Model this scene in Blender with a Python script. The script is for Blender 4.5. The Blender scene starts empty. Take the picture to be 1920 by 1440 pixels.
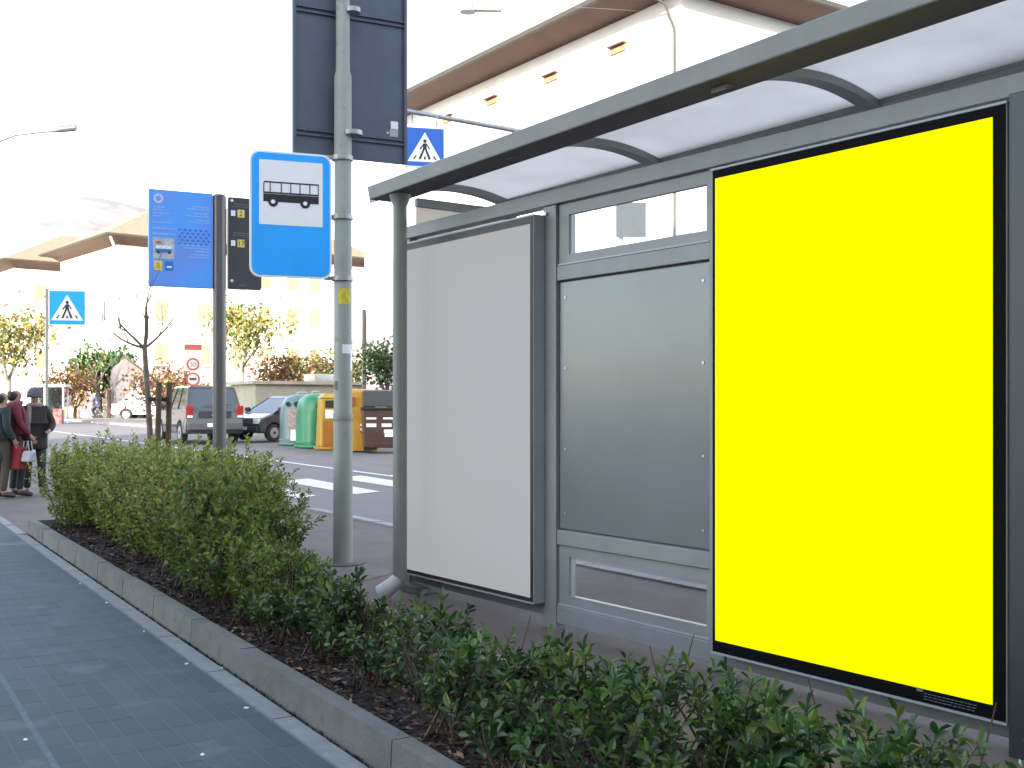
import bpy, bmesh, math, random
import numpy as np
from mathutils import Vector, Matrix

R = math.radians
random.seed(7)
rng = np.random.default_rng(7)
scene = bpy.context.scene
COL = scene.collection

# ------------------------------------------------------------------ camera
FPX, CX, CY, EYE = 2068.0, 960.0, 757.0, 1.4        # focal length and horizon measured on the 1920x1440 photograph
cam_d = bpy.data.cameras.new('camera')
cam_d.sensor_fit = 'HORIZONTAL'; cam_d.sensor_width = 36.0
cam_d.lens = FPX / 1920 * 36
cam_d.shift_y = (CY - 720) / 1920
cam_d.clip_start = 0.05; cam_d.clip_end = 6000
cam = bpy.data.objects.new('camera', cam_d); COL.objects.link(cam)
cam.location = (0, 0, EYE); cam.rotation_euler = (R(90), 0, 0)
scene.camera = cam

# ------------------------------------------------------------------ sky and sun
SUN_EL, SUN_AZ = 18.0, 194.5                         # azimuth clockwise from +Y: the sun stands low behind the camera
world = bpy.data.worlds.new('World'); scene.world = world; world.use_nodes = True
nt = world.node_tree; nt.nodes.clear()
sky = nt.nodes.new('ShaderNodeTexSky'); sky.sky_type = 'NISHITA'; sky.sun_disc = False
sky.sun_elevation = R(SUN_EL); sky.sun_rotation = R(SUN_AZ)
sky.altitude = 100; sky.air_density = 1.0; sky.dust_density = 1.5; sky.ozone_density = 1.0
hsv = nt.nodes.new('ShaderNodeHueSaturation'); hsv.inputs['Saturation'].default_value = 0.66
bg = nt.nodes.new('ShaderNodeBackground'); bg.inputs['Strength'].default_value = 0.15
wo = nt.nodes.new('ShaderNodeOutputWorld')
nt.links.new(sky.outputs[0], hsv.inputs['Color']); nt.links.new(hsv.outputs[0], bg.inputs[0]); nt.links.new(bg.outputs[0], wo.inputs[0])
sun_d = bpy.data.lights.new('sun', 'SUN'); sun_d.energy = 2.6; sun_d.angle = R(0.5); sun_d.color = (1.0, 0.93, 0.82)
sun = bpy.data.objects.new('sun', sun_d); COL.objects.link(sun)
sdir = Vector((math.sin(R(SUN_AZ)) * math.cos(R(SUN_EL)), math.cos(R(SUN_AZ)) * math.cos(R(SUN_EL)), math.sin(R(SUN_EL))))
sun.rotation_euler = sdir.to_track_quat('Z', 'Y').to_euler()
sun.location = sdir * 60

vs = scene.view_settings
vs.view_transform = 'Standard'; vs.look = 'None'; vs.gamma = 1.0; vs.use_curve_mapping = False
vs.exposure = 2.7
scene.cycles.max_bounces = 8
scene.cycles.transparent_max_bounces = 16

# ------------------------------------------------------------------ materials
MATS = {}
def mat(name, col, rough=0.6, metal=0.0, var=0.12, scale=5.0, bump=0.0, bscale=60.0, rand=0.0,
        spec=0.5, col2=None, spots=None, trans=0.0, emit=None, estr=0.0, coat=0.0, world=False):
    if name in MATS: return MATS[name]
    m = bpy.data.materials.new(name); m.use_nodes = True
    t = m.node_tree; b = t.nodes['Principled BSDF']
    L = t.links.new
    c1 = tuple(col); c2 = tuple(col2) if col2 else tuple(max(0, x * (1 - var * 2)) for x in c1)
    tc = t.nodes.new('ShaderNodeTexCoord')
    CO = t.nodes.new('ShaderNodeNewGeometry').outputs['Position'] if world else tc.outputs['Object']
    if var > 0 or col2:
        nz = t.nodes.new('ShaderNodeTexNoise'); nz.inputs['Scale'].default_value = scale
        nz.inputs['Detail'].default_value = 6; nz.inputs['Roughness'].default_value = 0.66
        L(CO, nz.inputs['Vector'])
        rp = t.nodes.new('ShaderNodeValToRGB')
        rp.color_ramp.elements[0].position = 0.32; rp.color_ramp.elements[1].position = 0.68
        rp.color_ramp.elements[0].color = (*c2, 1); rp.color_ramp.elements[1].color = (*c1, 1)
        L(nz.outputs['Fac'], rp.inputs[0]); out = rp.outputs[0]
    else:
        rgb = t.nodes.new('ShaderNodeRGB'); rgb.outputs[0].default_value = (*c1, 1); out = rgb.outputs[0]
    if spots:                                        # (colour, scale, threshold): specks and stains of the thing itself
        sc_, st, sth = spots
        n2 = t.nodes.new('ShaderNodeTexNoise'); n2.inputs['Scale'].default_value = st; n2.inputs['Detail'].default_value = 3
        L(CO, n2.inputs['Vector'])
        r2 = t.nodes.new('ShaderNodeValToRGB')
        r2.color_ramp.elements[0].position = sth; r2.color_ramp.elements[1].position = min(1, sth + 0.06)
        L(n2.outputs['Fac'], r2.inputs[0])
        mx = t.nodes.new('ShaderNodeMix'); mx.data_type = 'RGBA'
        L(r2.outputs[0], mx.inputs['Factor']); L(out, mx.inputs['A']); mx.inputs['B'].default_value = (*sc_, 1)
        out = mx.outputs['Result']
    if rand > 0:                                     # each piece a little lighter or darker than its neighbour
        oi = t.nodes.new('ShaderNodeObjectInfo'); mr = t.nodes.new('ShaderNodeMapRange')
        mr.inputs['To Min'].default_value = 1 - rand; mr.inputs['To Max'].default_value = 1 + rand
        L(oi.outputs['Random'], mr.inputs['Value'])
        vm = t.nodes.new('ShaderNodeVectorMath'); vm.operation = 'SCALE'
        L(out, vm.inputs[0]); L(mr.outputs[0], vm.inputs['Scale']); out = vm.outputs[0]
    L(out, b.inputs['Base Color'])
    b.inputs['Roughness'].default_value = rough; b.inputs['Metallic'].default_value = metal
    b.inputs['Specular IOR Level'].default_value = spec
    if coat: b.inputs['Coat Weight'].default_value = coat
    if bump > 0:
        nb = t.nodes.new('ShaderNodeTexNoise'); nb.inputs['Scale'].default_value = bscale; nb.inputs['Detail'].default_value = 5
        L(CO, nb.inputs['Vector'])
        bp = t.nodes.new('ShaderNodeBump'); bp.inputs['Strength'].default_value = bump; bp.inputs['Distance'].default_value = 0.02
        L(nb.outputs['Fac'], bp.inputs['Height']); L(bp.outputs[0], b.inputs['Normal'])
    if emit:
        b.inputs['Emission Color'].default_value = (*emit, 1); b.inputs['Emission Strength'].default_value = estr
    if trans > 0:                                    # leaf or sheet that lets some light through
        tr = t.nodes.new('ShaderNodeBsdfTranslucent'); L(out, tr.inputs['Color'])
        ms = t.nodes.new('ShaderNodeMixShader'); ms.inputs[0].default_value = trans
        o = t.nodes['Material Output']
        L(b.outputs[0], ms.inputs[1]); L(tr.outputs[0], ms.inputs[2]); L(ms.outputs[0], o.inputs['Surface'])
    MATS[name] = m
    return m

def glass(name, tint=(0.93, 0.95, 0.94), gloss=0.10, dirt=0.0, dirtcol=(0.5, 0.5, 0.48)):
    if name in MATS: return MATS[name]
    m = bpy.data.materials.new(name); m.use_nodes = True
    t = m.node_tree; t.nodes.remove(t.nodes['Principled BSDF']); o = t.nodes['Material Output']
    tr = t.nodes.new('ShaderNodeBsdfTransparent'); tr.inputs[0].default_value = (*tint, 1)
    gl = t.nodes.new('ShaderNodeBsdfGlossy'); gl.inputs['Roughness'].default_value = 0.03
    ms = t.nodes.new('ShaderNodeMixShader'); ms.inputs[0].default_value = gloss
    t.links.new(tr.outputs[0], ms.inputs[1]); t.links.new(gl.outputs[0], ms.inputs[2]); last = ms.outputs[0]
    if dirt:
        df = t.nodes.new('ShaderNodeBsdfTranslucent'); df.inputs[0].default_value = (*dirtcol, 1)
        d2 = t.nodes.new('ShaderNodeBsdfDiffuse'); d2.inputs[0].default_value = (*dirtcol, 1)
        m0 = t.nodes.new('ShaderNodeMixShader'); m0.inputs[0].default_value = 0.5
        t.links.new(df.outputs[0], m0.inputs[1]); t.links.new(d2.outputs[0], m0.inputs[2])
        m2 = t.nodes.new('ShaderNodeMixShader'); m2.inputs[0].default_value = dirt
        t.links.new(last, m2.inputs[1]); t.links.new(m0.outputs[0], m2.inputs[2]); last = m2.outputs[0]
    t.links.new(last, o.inputs['Surface'])
    MATS[name] = m
    return m

# ------------------------------------------------------------------ mesh helpers
class MB:
    def __init__(self): self.v = []; self.f = []; self.m = []
    def add(self, vs, fs, mi=0):
        o = len(self.v); self.v += [tuple(p) for p in vs]
        self.f += [tuple(i + o for i in f) for f in fs]; self.m += [mi] * len(fs)
        return self
    def box(self, x0, x1, y0, y1, z0, z1, mi=0, top=None):
        i, j = (0, 0) if top is None else top        # top = inset of the upper face in x and y
        return self.add([(x0, y0, z0), (x1, y0, z0), (x1, y1, z0), (x0, y1, z0),
                         (x0 + i, y0 + j, z1), (x1 - i, y0 + j, z1), (x1 - i, y1 - j, z1), (x0 + i, y1 - j, z1)],
                        [(3, 2, 1, 0), (4, 5, 6, 7), (0, 1, 5, 4), (1, 2, 6, 5), (2, 3, 7, 6), (3, 0, 4, 7)], mi)
    def hexa(self, p8, mi=0):
        return self.add(p8, [(3, 2, 1, 0), (4, 5, 6, 7), (0, 1, 5, 4), (1, 2, 6, 5), (2, 3, 7, 6), (3, 0, 4, 7)], mi)
    def prism(self, pts, vec, mi=0):                 # outline pushed along vec
        n = len(pts); V = [Vector(p) for p in pts]; vec = Vector(vec)
        return self.add(V + [p + vec for p in V], [tuple(range(n - 1, -1, -1)), tuple(range(n, 2 * n))] +
                        [(i, (i + 1) % n, n + (i + 1) % n, n + i) for i in range(n)], mi)
    def tube(self, pts, rads, n=8, mi=0, cap=True):
        P = [Vector(p) for p in pts]
        if not hasattr(rads, '__len__'): rads = [rads] * len(P)
        vs, fs = [], []
        ref = None
        for i, p in enumerate(P):
            d = (P[min(i + 1, len(P) - 1)] - P[max(i - 1, 0)]).normalized()
            if ref is None: ref = Vector((1, 0, 0)) if abs(d.x) < 0.8 else Vector((0, 1, 0))
            u = (ref - d * ref.dot(d)).normalized(); w = d.cross(u); ref = u
            for k in range(n):
                a = 2 * math.pi * k / n
                vs.append(p + (u * math.cos(a) + w * math.sin(a)) * rads[i])
        for i in range(len(P) - 1):
            for k in range(n):
                fs.append((i * n + k, i * n + (k + 1) % n, (i + 1) * n + (k + 1) % n, (i + 1) * n + k))
        if cap: fs += [tuple(range(n - 1, -1, -1)), tuple(range((len(P) - 1) * n, len(P) * n))]
        return self.add(vs, fs, mi)
    def lathe(self, prof, n=16, c=(0, 0, 0), mi=0, ex=2.0, sx=1.0, sy=1.0):  # superellipse sections, ex=2 round
        vs, fs = [], []
        for r, z in prof:
            for k in range(n):
                a = 2 * math.pi * k / n; ca, sa = math.cos(a), math.sin(a)
                s = (abs(ca) ** ex + abs(sa) ** ex) ** (-1 / ex)
                vs.append((c[0] + r * s * ca * sx, c[1] + r * s * sa * sy, c[2] + z))
        for i in range(len(prof) - 1):
            for k in range(n):
                fs.append((i * n + k, i * n + (k + 1) % n, (i + 1) * n + (k + 1) % n, (i + 1) * n + k))
        fs += [tuple(range(n - 1, -1, -1)), tuple(range((len(prof) - 1) * n, len(prof) * n))]
        return self.add(vs, fs, mi)
    def disc_y(self, c, r, t, n=20, mi=0):           # short cylinder along y
        return self.prism([(c[0] + r * math.cos(2 * math.pi * k / n), c[1], c[2] + r * math.sin(2 * math.pi * k / n)) for k in range(n)], (0, t, 0), mi)
    def mesh(self, name, mats, smooth=False):
        me = bpy.data.meshes.new(name)
        me.from_pydata(self.v, [], self.f)
        if not isinstance(mats, (list, tuple)): mats = [mats]
        for q in mats: me.materials.append(q)
        if len(mats) > 1: me.polygons.foreach_set('material_index', self.m)
        bm = bmesh.new(); bm.from_mesh(me); bmesh.ops.recalc_face_normals(bm, faces=bm.faces); bm.to_mesh(me); bm.free()
        if smooth:
            me.polygons.foreach_set('use_smooth', [True] * len(me.polygons))
            try: me.set_sharp_from_angle(angle=R(40))
            except Exception: pass
        me.update()
        return me
    def build(self, name, mats, parent=None, smooth=False, bevel=0.0, loc=None):
        o = bpy.data.objects.new(name, self.mesh(name, mats, smooth)); COL.objects.link(o)
        if parent: o.parent = parent
        if loc: o.location = loc
        if bevel:
            b = o.modifiers.new('edge', 'BEVEL'); b.width = bevel; b.segments = 2; b.limit_method = 'ANGLE'; b.angle_limit = R(50)
        return o

def tag(o, label=None, cat=None, group=None, kind=None):
    if label: o['label'] = label
    if cat: o['category'] = cat
    if group: o['group'] = group
    if kind: o['kind'] = kind
    return o
def thing(name, label, cat, loc=(0, 0, 0), rz=0.0, group=None):
    e = bpy.data.objects.new(name, None); COL.objects.link(e); e.empty_display_size = 0.1
    e.location = loc; e.rotation_euler = (0, 0, rz)
    return tag(e, label, cat, group)
def piece(name, me, parent, loc=(0, 0, 0), rz=0.0, scale=None):
    o = bpy.data.objects.new(name, me); COL.objects.link(o); o.parent = parent
    o.location = loc; o.rotation_euler = (0, 0, rz)
    if scale: o.scale = scale
    return o
def copy_tree(o, parent=None):
    c = o.copy(); COL.objects.link(c); c.parent = parent
    for ch in list(o.children): copy_tree(ch, c)
    return c

def gz(Y): return 0.0065 * (min(max(Y, 11.0), 130.0) - 11.0)   # the street climbs very gently away from the stop
def ground(px, py):                                            # street point measured on the photograph
    Y = (EYE + 0.0065 * 11) / ((py - CY) / FPX + 0.0065)
    return Vector(((px - CX) / FPX * Y, Y, gz(Y)))
def atY(px, Y, z=0.0): return Vector(((px - CX) / FPX * Y, Y, z))
def zat(py, Y): return EYE - (py - CY) * Y / FPX

# directions along and across the planter, and along the road
N0 = Vector((-0.694, 4.488, 0)); U = Vector((-0.523, 0.852, 0)); V = Vector((0.852, 0.523, 0))
RZ_UV = math.atan2(V.y, V.x)
def sv(s, v, z=0.0): p = N0 + U * s + V * v; return Vector((p.x, p.y, z))
ROAD = Vector((-0.558, 0.83, 0)); ACROSS = Vector((0.83, 0.558, 0))
def far_v(s): return 0.99 + 0.06 * (s + 0.65)

# ------------------------------------------------------------------ ground, road, pavement
m_asph = mat('asphalt', (0.145, 0.132, 0.134), 0.85, var=0.10, scale=1.2, bump=0.35, bscale=160, spots=((0.17, 0.16, 0.16), 220, 0.62))
m_plat = mat('brown_asphalt', (0.120, 0.096, 0.088), 0.85, var=0.16, scale=1.5, bump=0.45, bscale=120, spots=((0.15, 0.13, 0.12), 150, 0.63))
m_paint = mat('road_paint', (0.55, 0.55, 0.53), 0.7, var=0.10, scale=6, spots=((0.30, 0.29, 0.29), 25, 0.66))
mb = MB()
ys = [-120, 11] + [11 + i * 7 for i in range(1, 18)] + [2500]
for i, y in enumerate(ys):
    mb.v += [(-1500, y, gz(y) - 0.03), (1500, y, gz(y) - 0.03)]
    if i: mb.f.append((2 * i - 2, 2 * i - 1, 2 * i + 1, 2 * i)); mb.m.append(0)
road = tag(mb.build('road', m_asph), kind='structure')

# near side of the road: platform of brown asphalt the shelter and poles stand on
def kerb_x(Y): return -3.3 + 0.672 * (15.4 - Y)
mb = MB()
Ys = [-4, 2, 5, 8, 11, 16, 22, 30, 45, 60, 90]
left = [(-60, y) for y in Ys]; right = [(kerb_x(y), y) for y in Ys]
for i, y in enumerate(Ys):
    mb.v += [(-60, y, gz(y) - 0.012), (kerb_x(y), y, gz(y) - 0.012)]
    if i: mb.f.append((2 * i - 2, 2 * i - 1, 2 * i + 1, 2 * i)); mb.m.append(0)
plat = tag(mb.build('bus_platform', m_plat), kind='structure')
# pale kerb stones flush along the edge of the platform
m_kerbpale = mat('pale_kerb', (0.25, 0.23, 0.215), 0.8, var=0.12, scale=4, bump=0.2, rand=0.12)
kb = tag(thing('road_kerb', None, None), kind='structure')
ang = math.atan2(-1.0, 0.672)
kme = MB().box(0.004, 0.996, -0.075, 0.075, -0.10, 0.006, top=(0.004, 0.006)).mesh('kerb_stone', m_kerbpale)
ln = math.hypot(0.672, 1.0)
for k in range(0, 34):
    y = 32 - k * 1.0 / ln
    piece('kerb_stone', kme, kb, (kerb_x(y) + 0.06, y, gz(y)), ang)

mb = MB(); c = [ground(585, 1062), ground(648, 1046), ground(742, 1074), ground(668, 1094)]
mb.prism([(p.x, p.y, -0.012) for p in c], (0, 0, 0.005)); tag(mb.build('concrete_slab', mat('slab_concrete', (0.155, 0.125, 0.115), 0.9, var=0.2, scale=5, bump=0.3)), kind='structure')
# zebra crossing and the long edge line
zb = tag(thing('zebra_crossing', None, None), kind='structure')
A0 = [Vector((-3.72, 20.1, 0)), Vector((-2.08, 17.34, 0)), Vector((-2.40, 16.87, 0)), Vector((-4.04, 19.45, 0))]
for k in range(-2, 5):
    off = Vector((0.86, 0.75, 0)) * k
    pts = [p + off for p in A0]
    MB().prism([(p.x, p.y, gz(p.y) - 0.024) for p in pts], (0, 0, 0.004)).build('stripe', m_paint, zb)
mb = MB()
a, b = ground(302, 834), ground(622, 876)
d = (b - a); d.z = 0; d.normalize(); nrm = Vector((-d.y, d.x, 0)) * 0.07
st = a - d * 45
n = 40
for i in range(n + 1):
    p = st + d * (i * 1.75)
    for q in (p - nrm, p + nrm): mb.v.append((q.x, q.y, gz(q.y) - 0.02))
    if i: mb.f.append((2 * i - 2, 2 * i - 1, 2 * i + 1, 2 * i)); mb.m.append(0)
tag(mb.build('road_line', m_paint), kind='structure')

# far pavement with kerb
m_pavfar = mat('far_pavement', (0.20, 0.185, 0.175), 0.85, var=0.12, scale=2)
mb = MB()
base = Vector((-3.0, 31.5, 0))                       # a point on the far kerb, beyond the bins
for i in range(0, 16):
    p = base + ROAD * (-30 + i * 5)
    q = p + ACROSS * 40
    mb.v += [(p.x, p.y, gz(p.y) + 0.10), (q.x, q.y, gz(q.y) + 0.11), (p.x, p.y, gz(p.y) - 0.06)]
    if i:
        o = 3 * i
        mb.f += [(o - 3, o - 2, o + 1, o), (o - 1, o - 3, o, o + 2)]; mb.m += [0, 0]
tag(mb.build('far_pavement', m_pavfar), kind='structure')

# near pavement: dark grey paving strips with pale joints
m_joint = mat('paving_joint', (0.115, 0.137, 0.158), 0.9, var=0.2, scale=14)
m_tile = mat('paving_strip', (0.050, 0.063, 0.073), 0.8, var=0.10, scale=2.2, bump=0.25, bscale=90, rand=0.10, world=True,
             spots=((0.068, 0.080, 0.088), 3.0, 0.62))
mb = MB()
for s0 in range(-8, 13):
    s1 = s0 + 1
    c = [sv(s0, -0.118), sv(s1, -0.118), sv(s1, -3.0), sv(s0, -3.0)]
    mb.add([(p.x, p.y, gz(p.y) + 0.0038) for p in c], [(0, 1, 2, 3)])
pav = tag(mb.build('pavement', m_joint), kind='structure')
tme = MB().box(-0.0476, 0.0476, -0.1225, 0.1225, -0.006, 0.0035).mesh('paving_strip', m_tile)
cand = []
for i in range(-20, 48):
    for j in range(0, 24):
        s = i * 0.25; v = -0.172 - j * 0.1 - (0.022 if j > 8 else 0)
        p = sv(s, v)
        if p.y < 2.2: continue
        px = CX + p.x / p.y * FPX; py = CY + EYE / p.y * FPX
        if px < -140 or py > 1620: continue
        cand.append((p.length, s, v))
cand.sort()
rest = MB()
for k, (dst, s, v) in enumerate(cand):
    p = sv(s, v, gz(sv(s, v).y) + 0.0012 + random.uniform(-0.0003, 0.0003))
    if k < 300:
        piece('paving_strip', tme, pav, p, RZ_UV)
    else:
        c, sn = math.cos(RZ_UV), math.sin(RZ_UV)
        hx, hy = 0.0476, 0.1225
        q = [(p.x + c * x - sn * y, p.y + sn * x + c * y, gz(p.y) + 0.0048) for x, y in ((-hx, -hy), (hx, -hy), (hx, hy), (-hx, hy))]
        rest.add(q + [(x, y, z - 0.006) for x, y, z in q], [(0, 1, 2, 3), (0, 4, 5, 1), (1, 5, 6, 2), (2, 6, 7, 3), (3, 7, 4, 0)])
tag(rest.build('paving_strips', m_tile, pav), kind='stuff')
# pale border stones along the foot of the kerb
m_border = mat('border_stone', (0.19, 0.20, 0.197), 0.8, var=0.12, scale=8, bump=0.25, bscale=120, rand=0.05, world=True)
bme = MB().box(-0.048, 0.048, -0.496, 0.496, -0.02, 0.012, top=(0.003, 0.003)).mesh('border_stone', m_border)
bd = tag(thing('pavement_border', None, None), kind='structure')
for k in range(-3, 13): piece('border_stone', bme, bd, sv(k * 1.0, -0.068, gz(sv(k, 0).y)), RZ_UV)

# ------------------------------------------------------------------ planter: kerb stones, soil, leaf litter
m_kerb = mat('concrete_kerb', (0.150, 0.152, 0.138), 0.85, var=0.18, scale=3.5, bump=0.4, bscale=90, rand=0.10, spots=((0.095, 0.10, 0.08), 9, 0.62), world=True)
m_kerbb = mat('brown_kerb', (0.20, 0.16, 0.148), 0.85, var=0.2, scale=6, bump=0.4, bscale=80, rand=0.12, world=True)
m_soil = mat('soil', (0.028, 0.019, 0.016), 0.95, var=0.35, scale=14, bump=0.8, bscale=40)
pk = tag(thing('planter_kerb', None, None), kind='structure')
kl = 0.90
def kerb_mesh(nm, ln_, w, h, m):
    b = MB().box(0, w, -ln_ / 2 + 0.003, ln_ / 2 - 0.003, -0.08, h, top=(0.012, 0.002))
    return b.mesh(nm, m)
kme = kerb_mesh('kerb_stone', kl, 0.105, 0.15, m_kerb)
k = -9
for i in range(-5, 10):
    s = i * kl
    p = sv(s, 0.0, gz(sv(s, 0).y) - 0.004 + random.uniform(-0.003, 0.003))
    piece('kerb_stone', kme, pk, p, RZ_UV + random.uniform(-0.004, 0.004))
send = 8.62
kme2 = kerb_mesh('kerb_stone', 0.42, 0.10, 0.145, m_kerb)
for i in range(4):                                   # far end
    p = sv(send - 0.05, 0.22 + i * 0.42)
    piece('kerb_stone', kme2, pk, (p.x, p.y, gz(p.y) - 0.004), RZ_UV + R(90))
kme3 = kerb_mesh('kerb_stone', 0.5, 0.10, 0.115, m_kerbb)
s = -4.2
while s < 8.4:
    p = sv(s, far_v(s)); piece('kerb_stone', kme3, pk, (p.x, p.y, gz(p.y) - 0.004 + random.uniform(-0.008, 0.004)), RZ_UV + R(-3.4))
    s += 0.5
mb = MB()
ns, nv = 90, 12
for i in range(ns + 1):
    s = -4.4 + (send + 4.3) * i / ns
    for j in range(nv + 1):
        t = j / nv; v = 0.09 + (far_v(s) - 0.06) * t
        p = sv(s, v); z = 0.075 + 0.05 * math.sin(math.pi * t) + 0.022 * random.random()
        mb.v.append((p.x, p.y, gz(p.y) + z))
for i in range(ns):
    for j in range(nv):
        a_ = i * (nv + 1) + j; mb.f.append((a_, a_ + 1, a_ + nv + 2, a_ + nv + 1)); mb.m.append(0)
tag(mb.build('planter_soil', m_soil, smooth=True), kind='structure')
# fallen leaves on the soil
m_dead = [mat('dead_leaf_brown', (0.10, 0.055, 0.035), 0.8, var=0.3, scale=30), mat('dead_leaf_tan', (0.30, 0.20, 0.12), 0.8, var=0.3, scale=30),
          mat('dead_leaf_dark', (0.045, 0.025, 0.02), 0.8, var=0.3, scale=30)]
mb = MB()
for i in range(7500):
    s = random.uniform(-3.2, send - 0.2); v = 0.12 + (far_v(s) - 0.2) * random.random() ** 1.3
    p = sv(s, v); t = v / far_v(s)
    z = gz(p.y) + 0.083 + 0.05 * math.sin(math.pi * t) + 0.02 * random.random()
    l = random.uniform(0.014, 0.034); w = l * random.uniform(0.3, 0.5); an = random.uniform(0, 6.283)
    ca, sa = math.cos(an), math.sin(an); tz = random.uniform(-0.5, 0.6) * l
    mb.add([(p.x - ca * l, p.y - sa * l, z), (p.x - sa * w, p.y + ca * w, z + 0.006), (p.x + ca * l, p.y + sa * l, z + tz), (p.x + sa * w, p.y - ca * w, z + 0.010)],
           [(0, 1, 2), (0, 2, 3)], random.choices((0, 1, 2), (5, 1.3, 5))[0])
tag(mb.build('fallen_leaves', m_dead), 'brown fallen leaves lying on the soil of the planter', 'leaves', kind='stuff')
# moss and grit in the gap between kerb and border stones
mb = MB()
for i in range(2600):
    s = random.uniform(-3, 8.5); p = sv(s, -0.012 + random.gauss(0, 0.006)); h = random.uniform(0.004, 0.022); r = random.uniform(0.003, 0.009)
    an = random.uniform(0, 3); ca, sa = math.cos(an) * r, math.sin(an) * r
    mb.add([(p.x - ca, p.y - sa, gz(p.y) + 0.0), (p.x + ca, p.y + sa, gz(p.y) + 0.0), (p.x + random.gauss(0, .006), p.y + random.gauss(0, .006), gz(p.y) + h)], [(0, 1, 2)])
tag(mb.build('moss', mat('moss', (0.035, 0.05, 0.022), 0.9, var=0.4, scale=8)), 'dark green moss growing in the gap along the kerb foot', 'moss', kind='stuff')
# ------------------------------------------------------------------ bus shelter
m_metal = mat('shelter_paint', (0.245, 0.258, 0.248), 0.42, var=0.09, scale=2.5, bump=0.05, bscale=14)
m_metal2 = mat('shelter_light_metal', (0.32, 0.355, 0.38), 0.38, metal=0.0, var=0.05, scale=3)
m_panel = mat('shelter_panel', (0.195, 0.215, 0.210), 0.16, metal=0.1, var=0.07, scale=0.9, bump=0.03, bscale=5)
m_seam = mat('black_seal', (0.012, 0.012, 0.014), 0.5, var=0)
m_blackg = mat('black_glass_border', (0.006, 0.006, 0.007), 0.6, var=0, spec=0.04)
m_browng = mat('brown_border', (0.045, 0.038, 0.030), 0.45, var=0.2, scale=3, spec=0.3)
m_screw = mat('screw_steel', (0.45, 0.45, 0.45), 0.35, metal=0.9, var=0)
m_yellow = mat('yellow_poster', (0.95, 0.95, 0.0), 0.9, var=0, spec=0.0, emit=(1.0, 1.0, 0.0), estr=0.06)  # emission added to lift the yellow to full brightness in the shade
m_greyp = mat('grey_poster', (0.10, 0.10, 0.102), 0.9, var=0, spec=0.0, emit=(0.97, 0.985, 1.0), estr=0.056)  # dark base with added glow, so the grey stays flat
m_win = glass('shelter_glass', (0.97, 0.98, 0.97), 0.05)
m_frost = glass('frosted_side', (0.8, 0.8, 0.78), 0.05, dirt=0.65, dirtcol=(0.42, 0.41, 0.39))
m_roofs = mat('roof_sheet', (0.72, 0.685, 0.65), 0.45, var=0.06, scale=1.5, trans=0.9)
m_small = mat('pale_print', (0.16, 0.16, 0.18), 0.8, var=0)

SH = thing('bus_shelter', 'grey metal bus shelter with arched translucent roof and two big poster cases', 'bus shelter',
           (1.0721, 5.805, 0.0), math.atan2(-0.8062, 0.5916))
def sbox(name, m, x0, x1, y0, y1, z0, z1, parent=SH, bev=0.004): return MB().box(x0, x1, y0, y1, z0, z1).build(name, m, parent, bevel=bev)
for x0, x1 in ((-3.20, -3.115), (-1.480, -1.349), (-0.046, 0.060), (1.99, 2.07)):
    sbox('post', m_metal, x0, x1, 0.0, 0.075, -0.02, 2.645)
sbox('post', mat('dark_end_post', (0.035, 0.042, 0.046), 0.4, var=0.1, scale=3), 1.662, 1.80, -0.085, 0.075, -0.02, 2.64)
sbox('bottom_rail', m_metal, -3.113, -1.482, 0.012, 0.066, 0.060, 0.150)
sbox('bottom_rail', m_metal, -1.347, -0.048, 0.004, 0.070, 0.030, 0.140)
sbox('bottom_rail', m_metal, 0.062, 1.660, 0.012, 0.066, 0.030, 0.118)
sbox('bottom_rail', m_metal, 1.802, 1.988, 0.012, 0.066, 0.030, 0.140)
sbox('middle_rail', m_metal, -1.347, -0.048, 0.006, 0.068, 2.168, 2.258)
sbox('middle_rail', m_metal, -1.347, -0.048, 0.006, 0.068, 0.521, 0.612)
# top beam with a sloping upper face
mb = MB(); x0, x1 = -3.20, 2.07
prof = [(-0.010, 2.648), (0.085, 2.648), (0.085, 2.740), (-0.004, 2.740), (-0.010, 2.734)]
mb.prism([(x0, y, z) for y, z in prof], (x1 - x0, 0, 0)); mb.build('top_beam', m_metal, SH, bevel=0.004)
# blank metal panel, recessed behind dark seams
pn = sbox('metal_panel', m_panel, -1.337, -0.058, 0.022, 0.034, 0.622, 2.158)
MB().box(-1.347, -0.048, 0.040, 0.044, 0.613, 2.167).build('seal', m_seam, SH)
for lx in (-1.28, -0.11):
    for z in (0.72, 1.12, 1.62, 2.06):
        MB().disc_y((lx, 0.0222, z), 0.008, -0.004, 10).build('rivet', m_screw, pn)
# two window units: frame and pane
for (za, zb_, ga, gb) in ((2.262, 2.640, 2.325, 2.570), (0.144, 0.517, 0.212, 0.455)):
    fr = MB()
    X0, X1, G0, G1 = -1.340, -0.055, -1.245, -0.084
    y0, y1 = 0.020, 0.055
    fr.box(X0, X1, y0, y1, za, ga); fr.box(X0, X1, y0, y1, gb, zb_); fr.box(X0, G0, y0, y1, ga, gb); fr.box(G1, X1, y0, y1, ga, gb)
    wf = fr.build('window_frame', m_metal, SH)
    MB().box(G0 + 0.001, G1 - 0.001, 0.036, 0.041, ga + 0.001, gb - 0.001).build('pane', m_win, wf)
    MB().box(G0 + 0.012, G0 + 0.045, 0.030, 0.035, ga + 0.002, gb - 0.002).build('glazing_bead', m_metal2, wf)
    MB().box(X0, X1, 0.008, 0.019, za - 0.001, za + 0.010).build('sill', m_metal2, wf)
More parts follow.
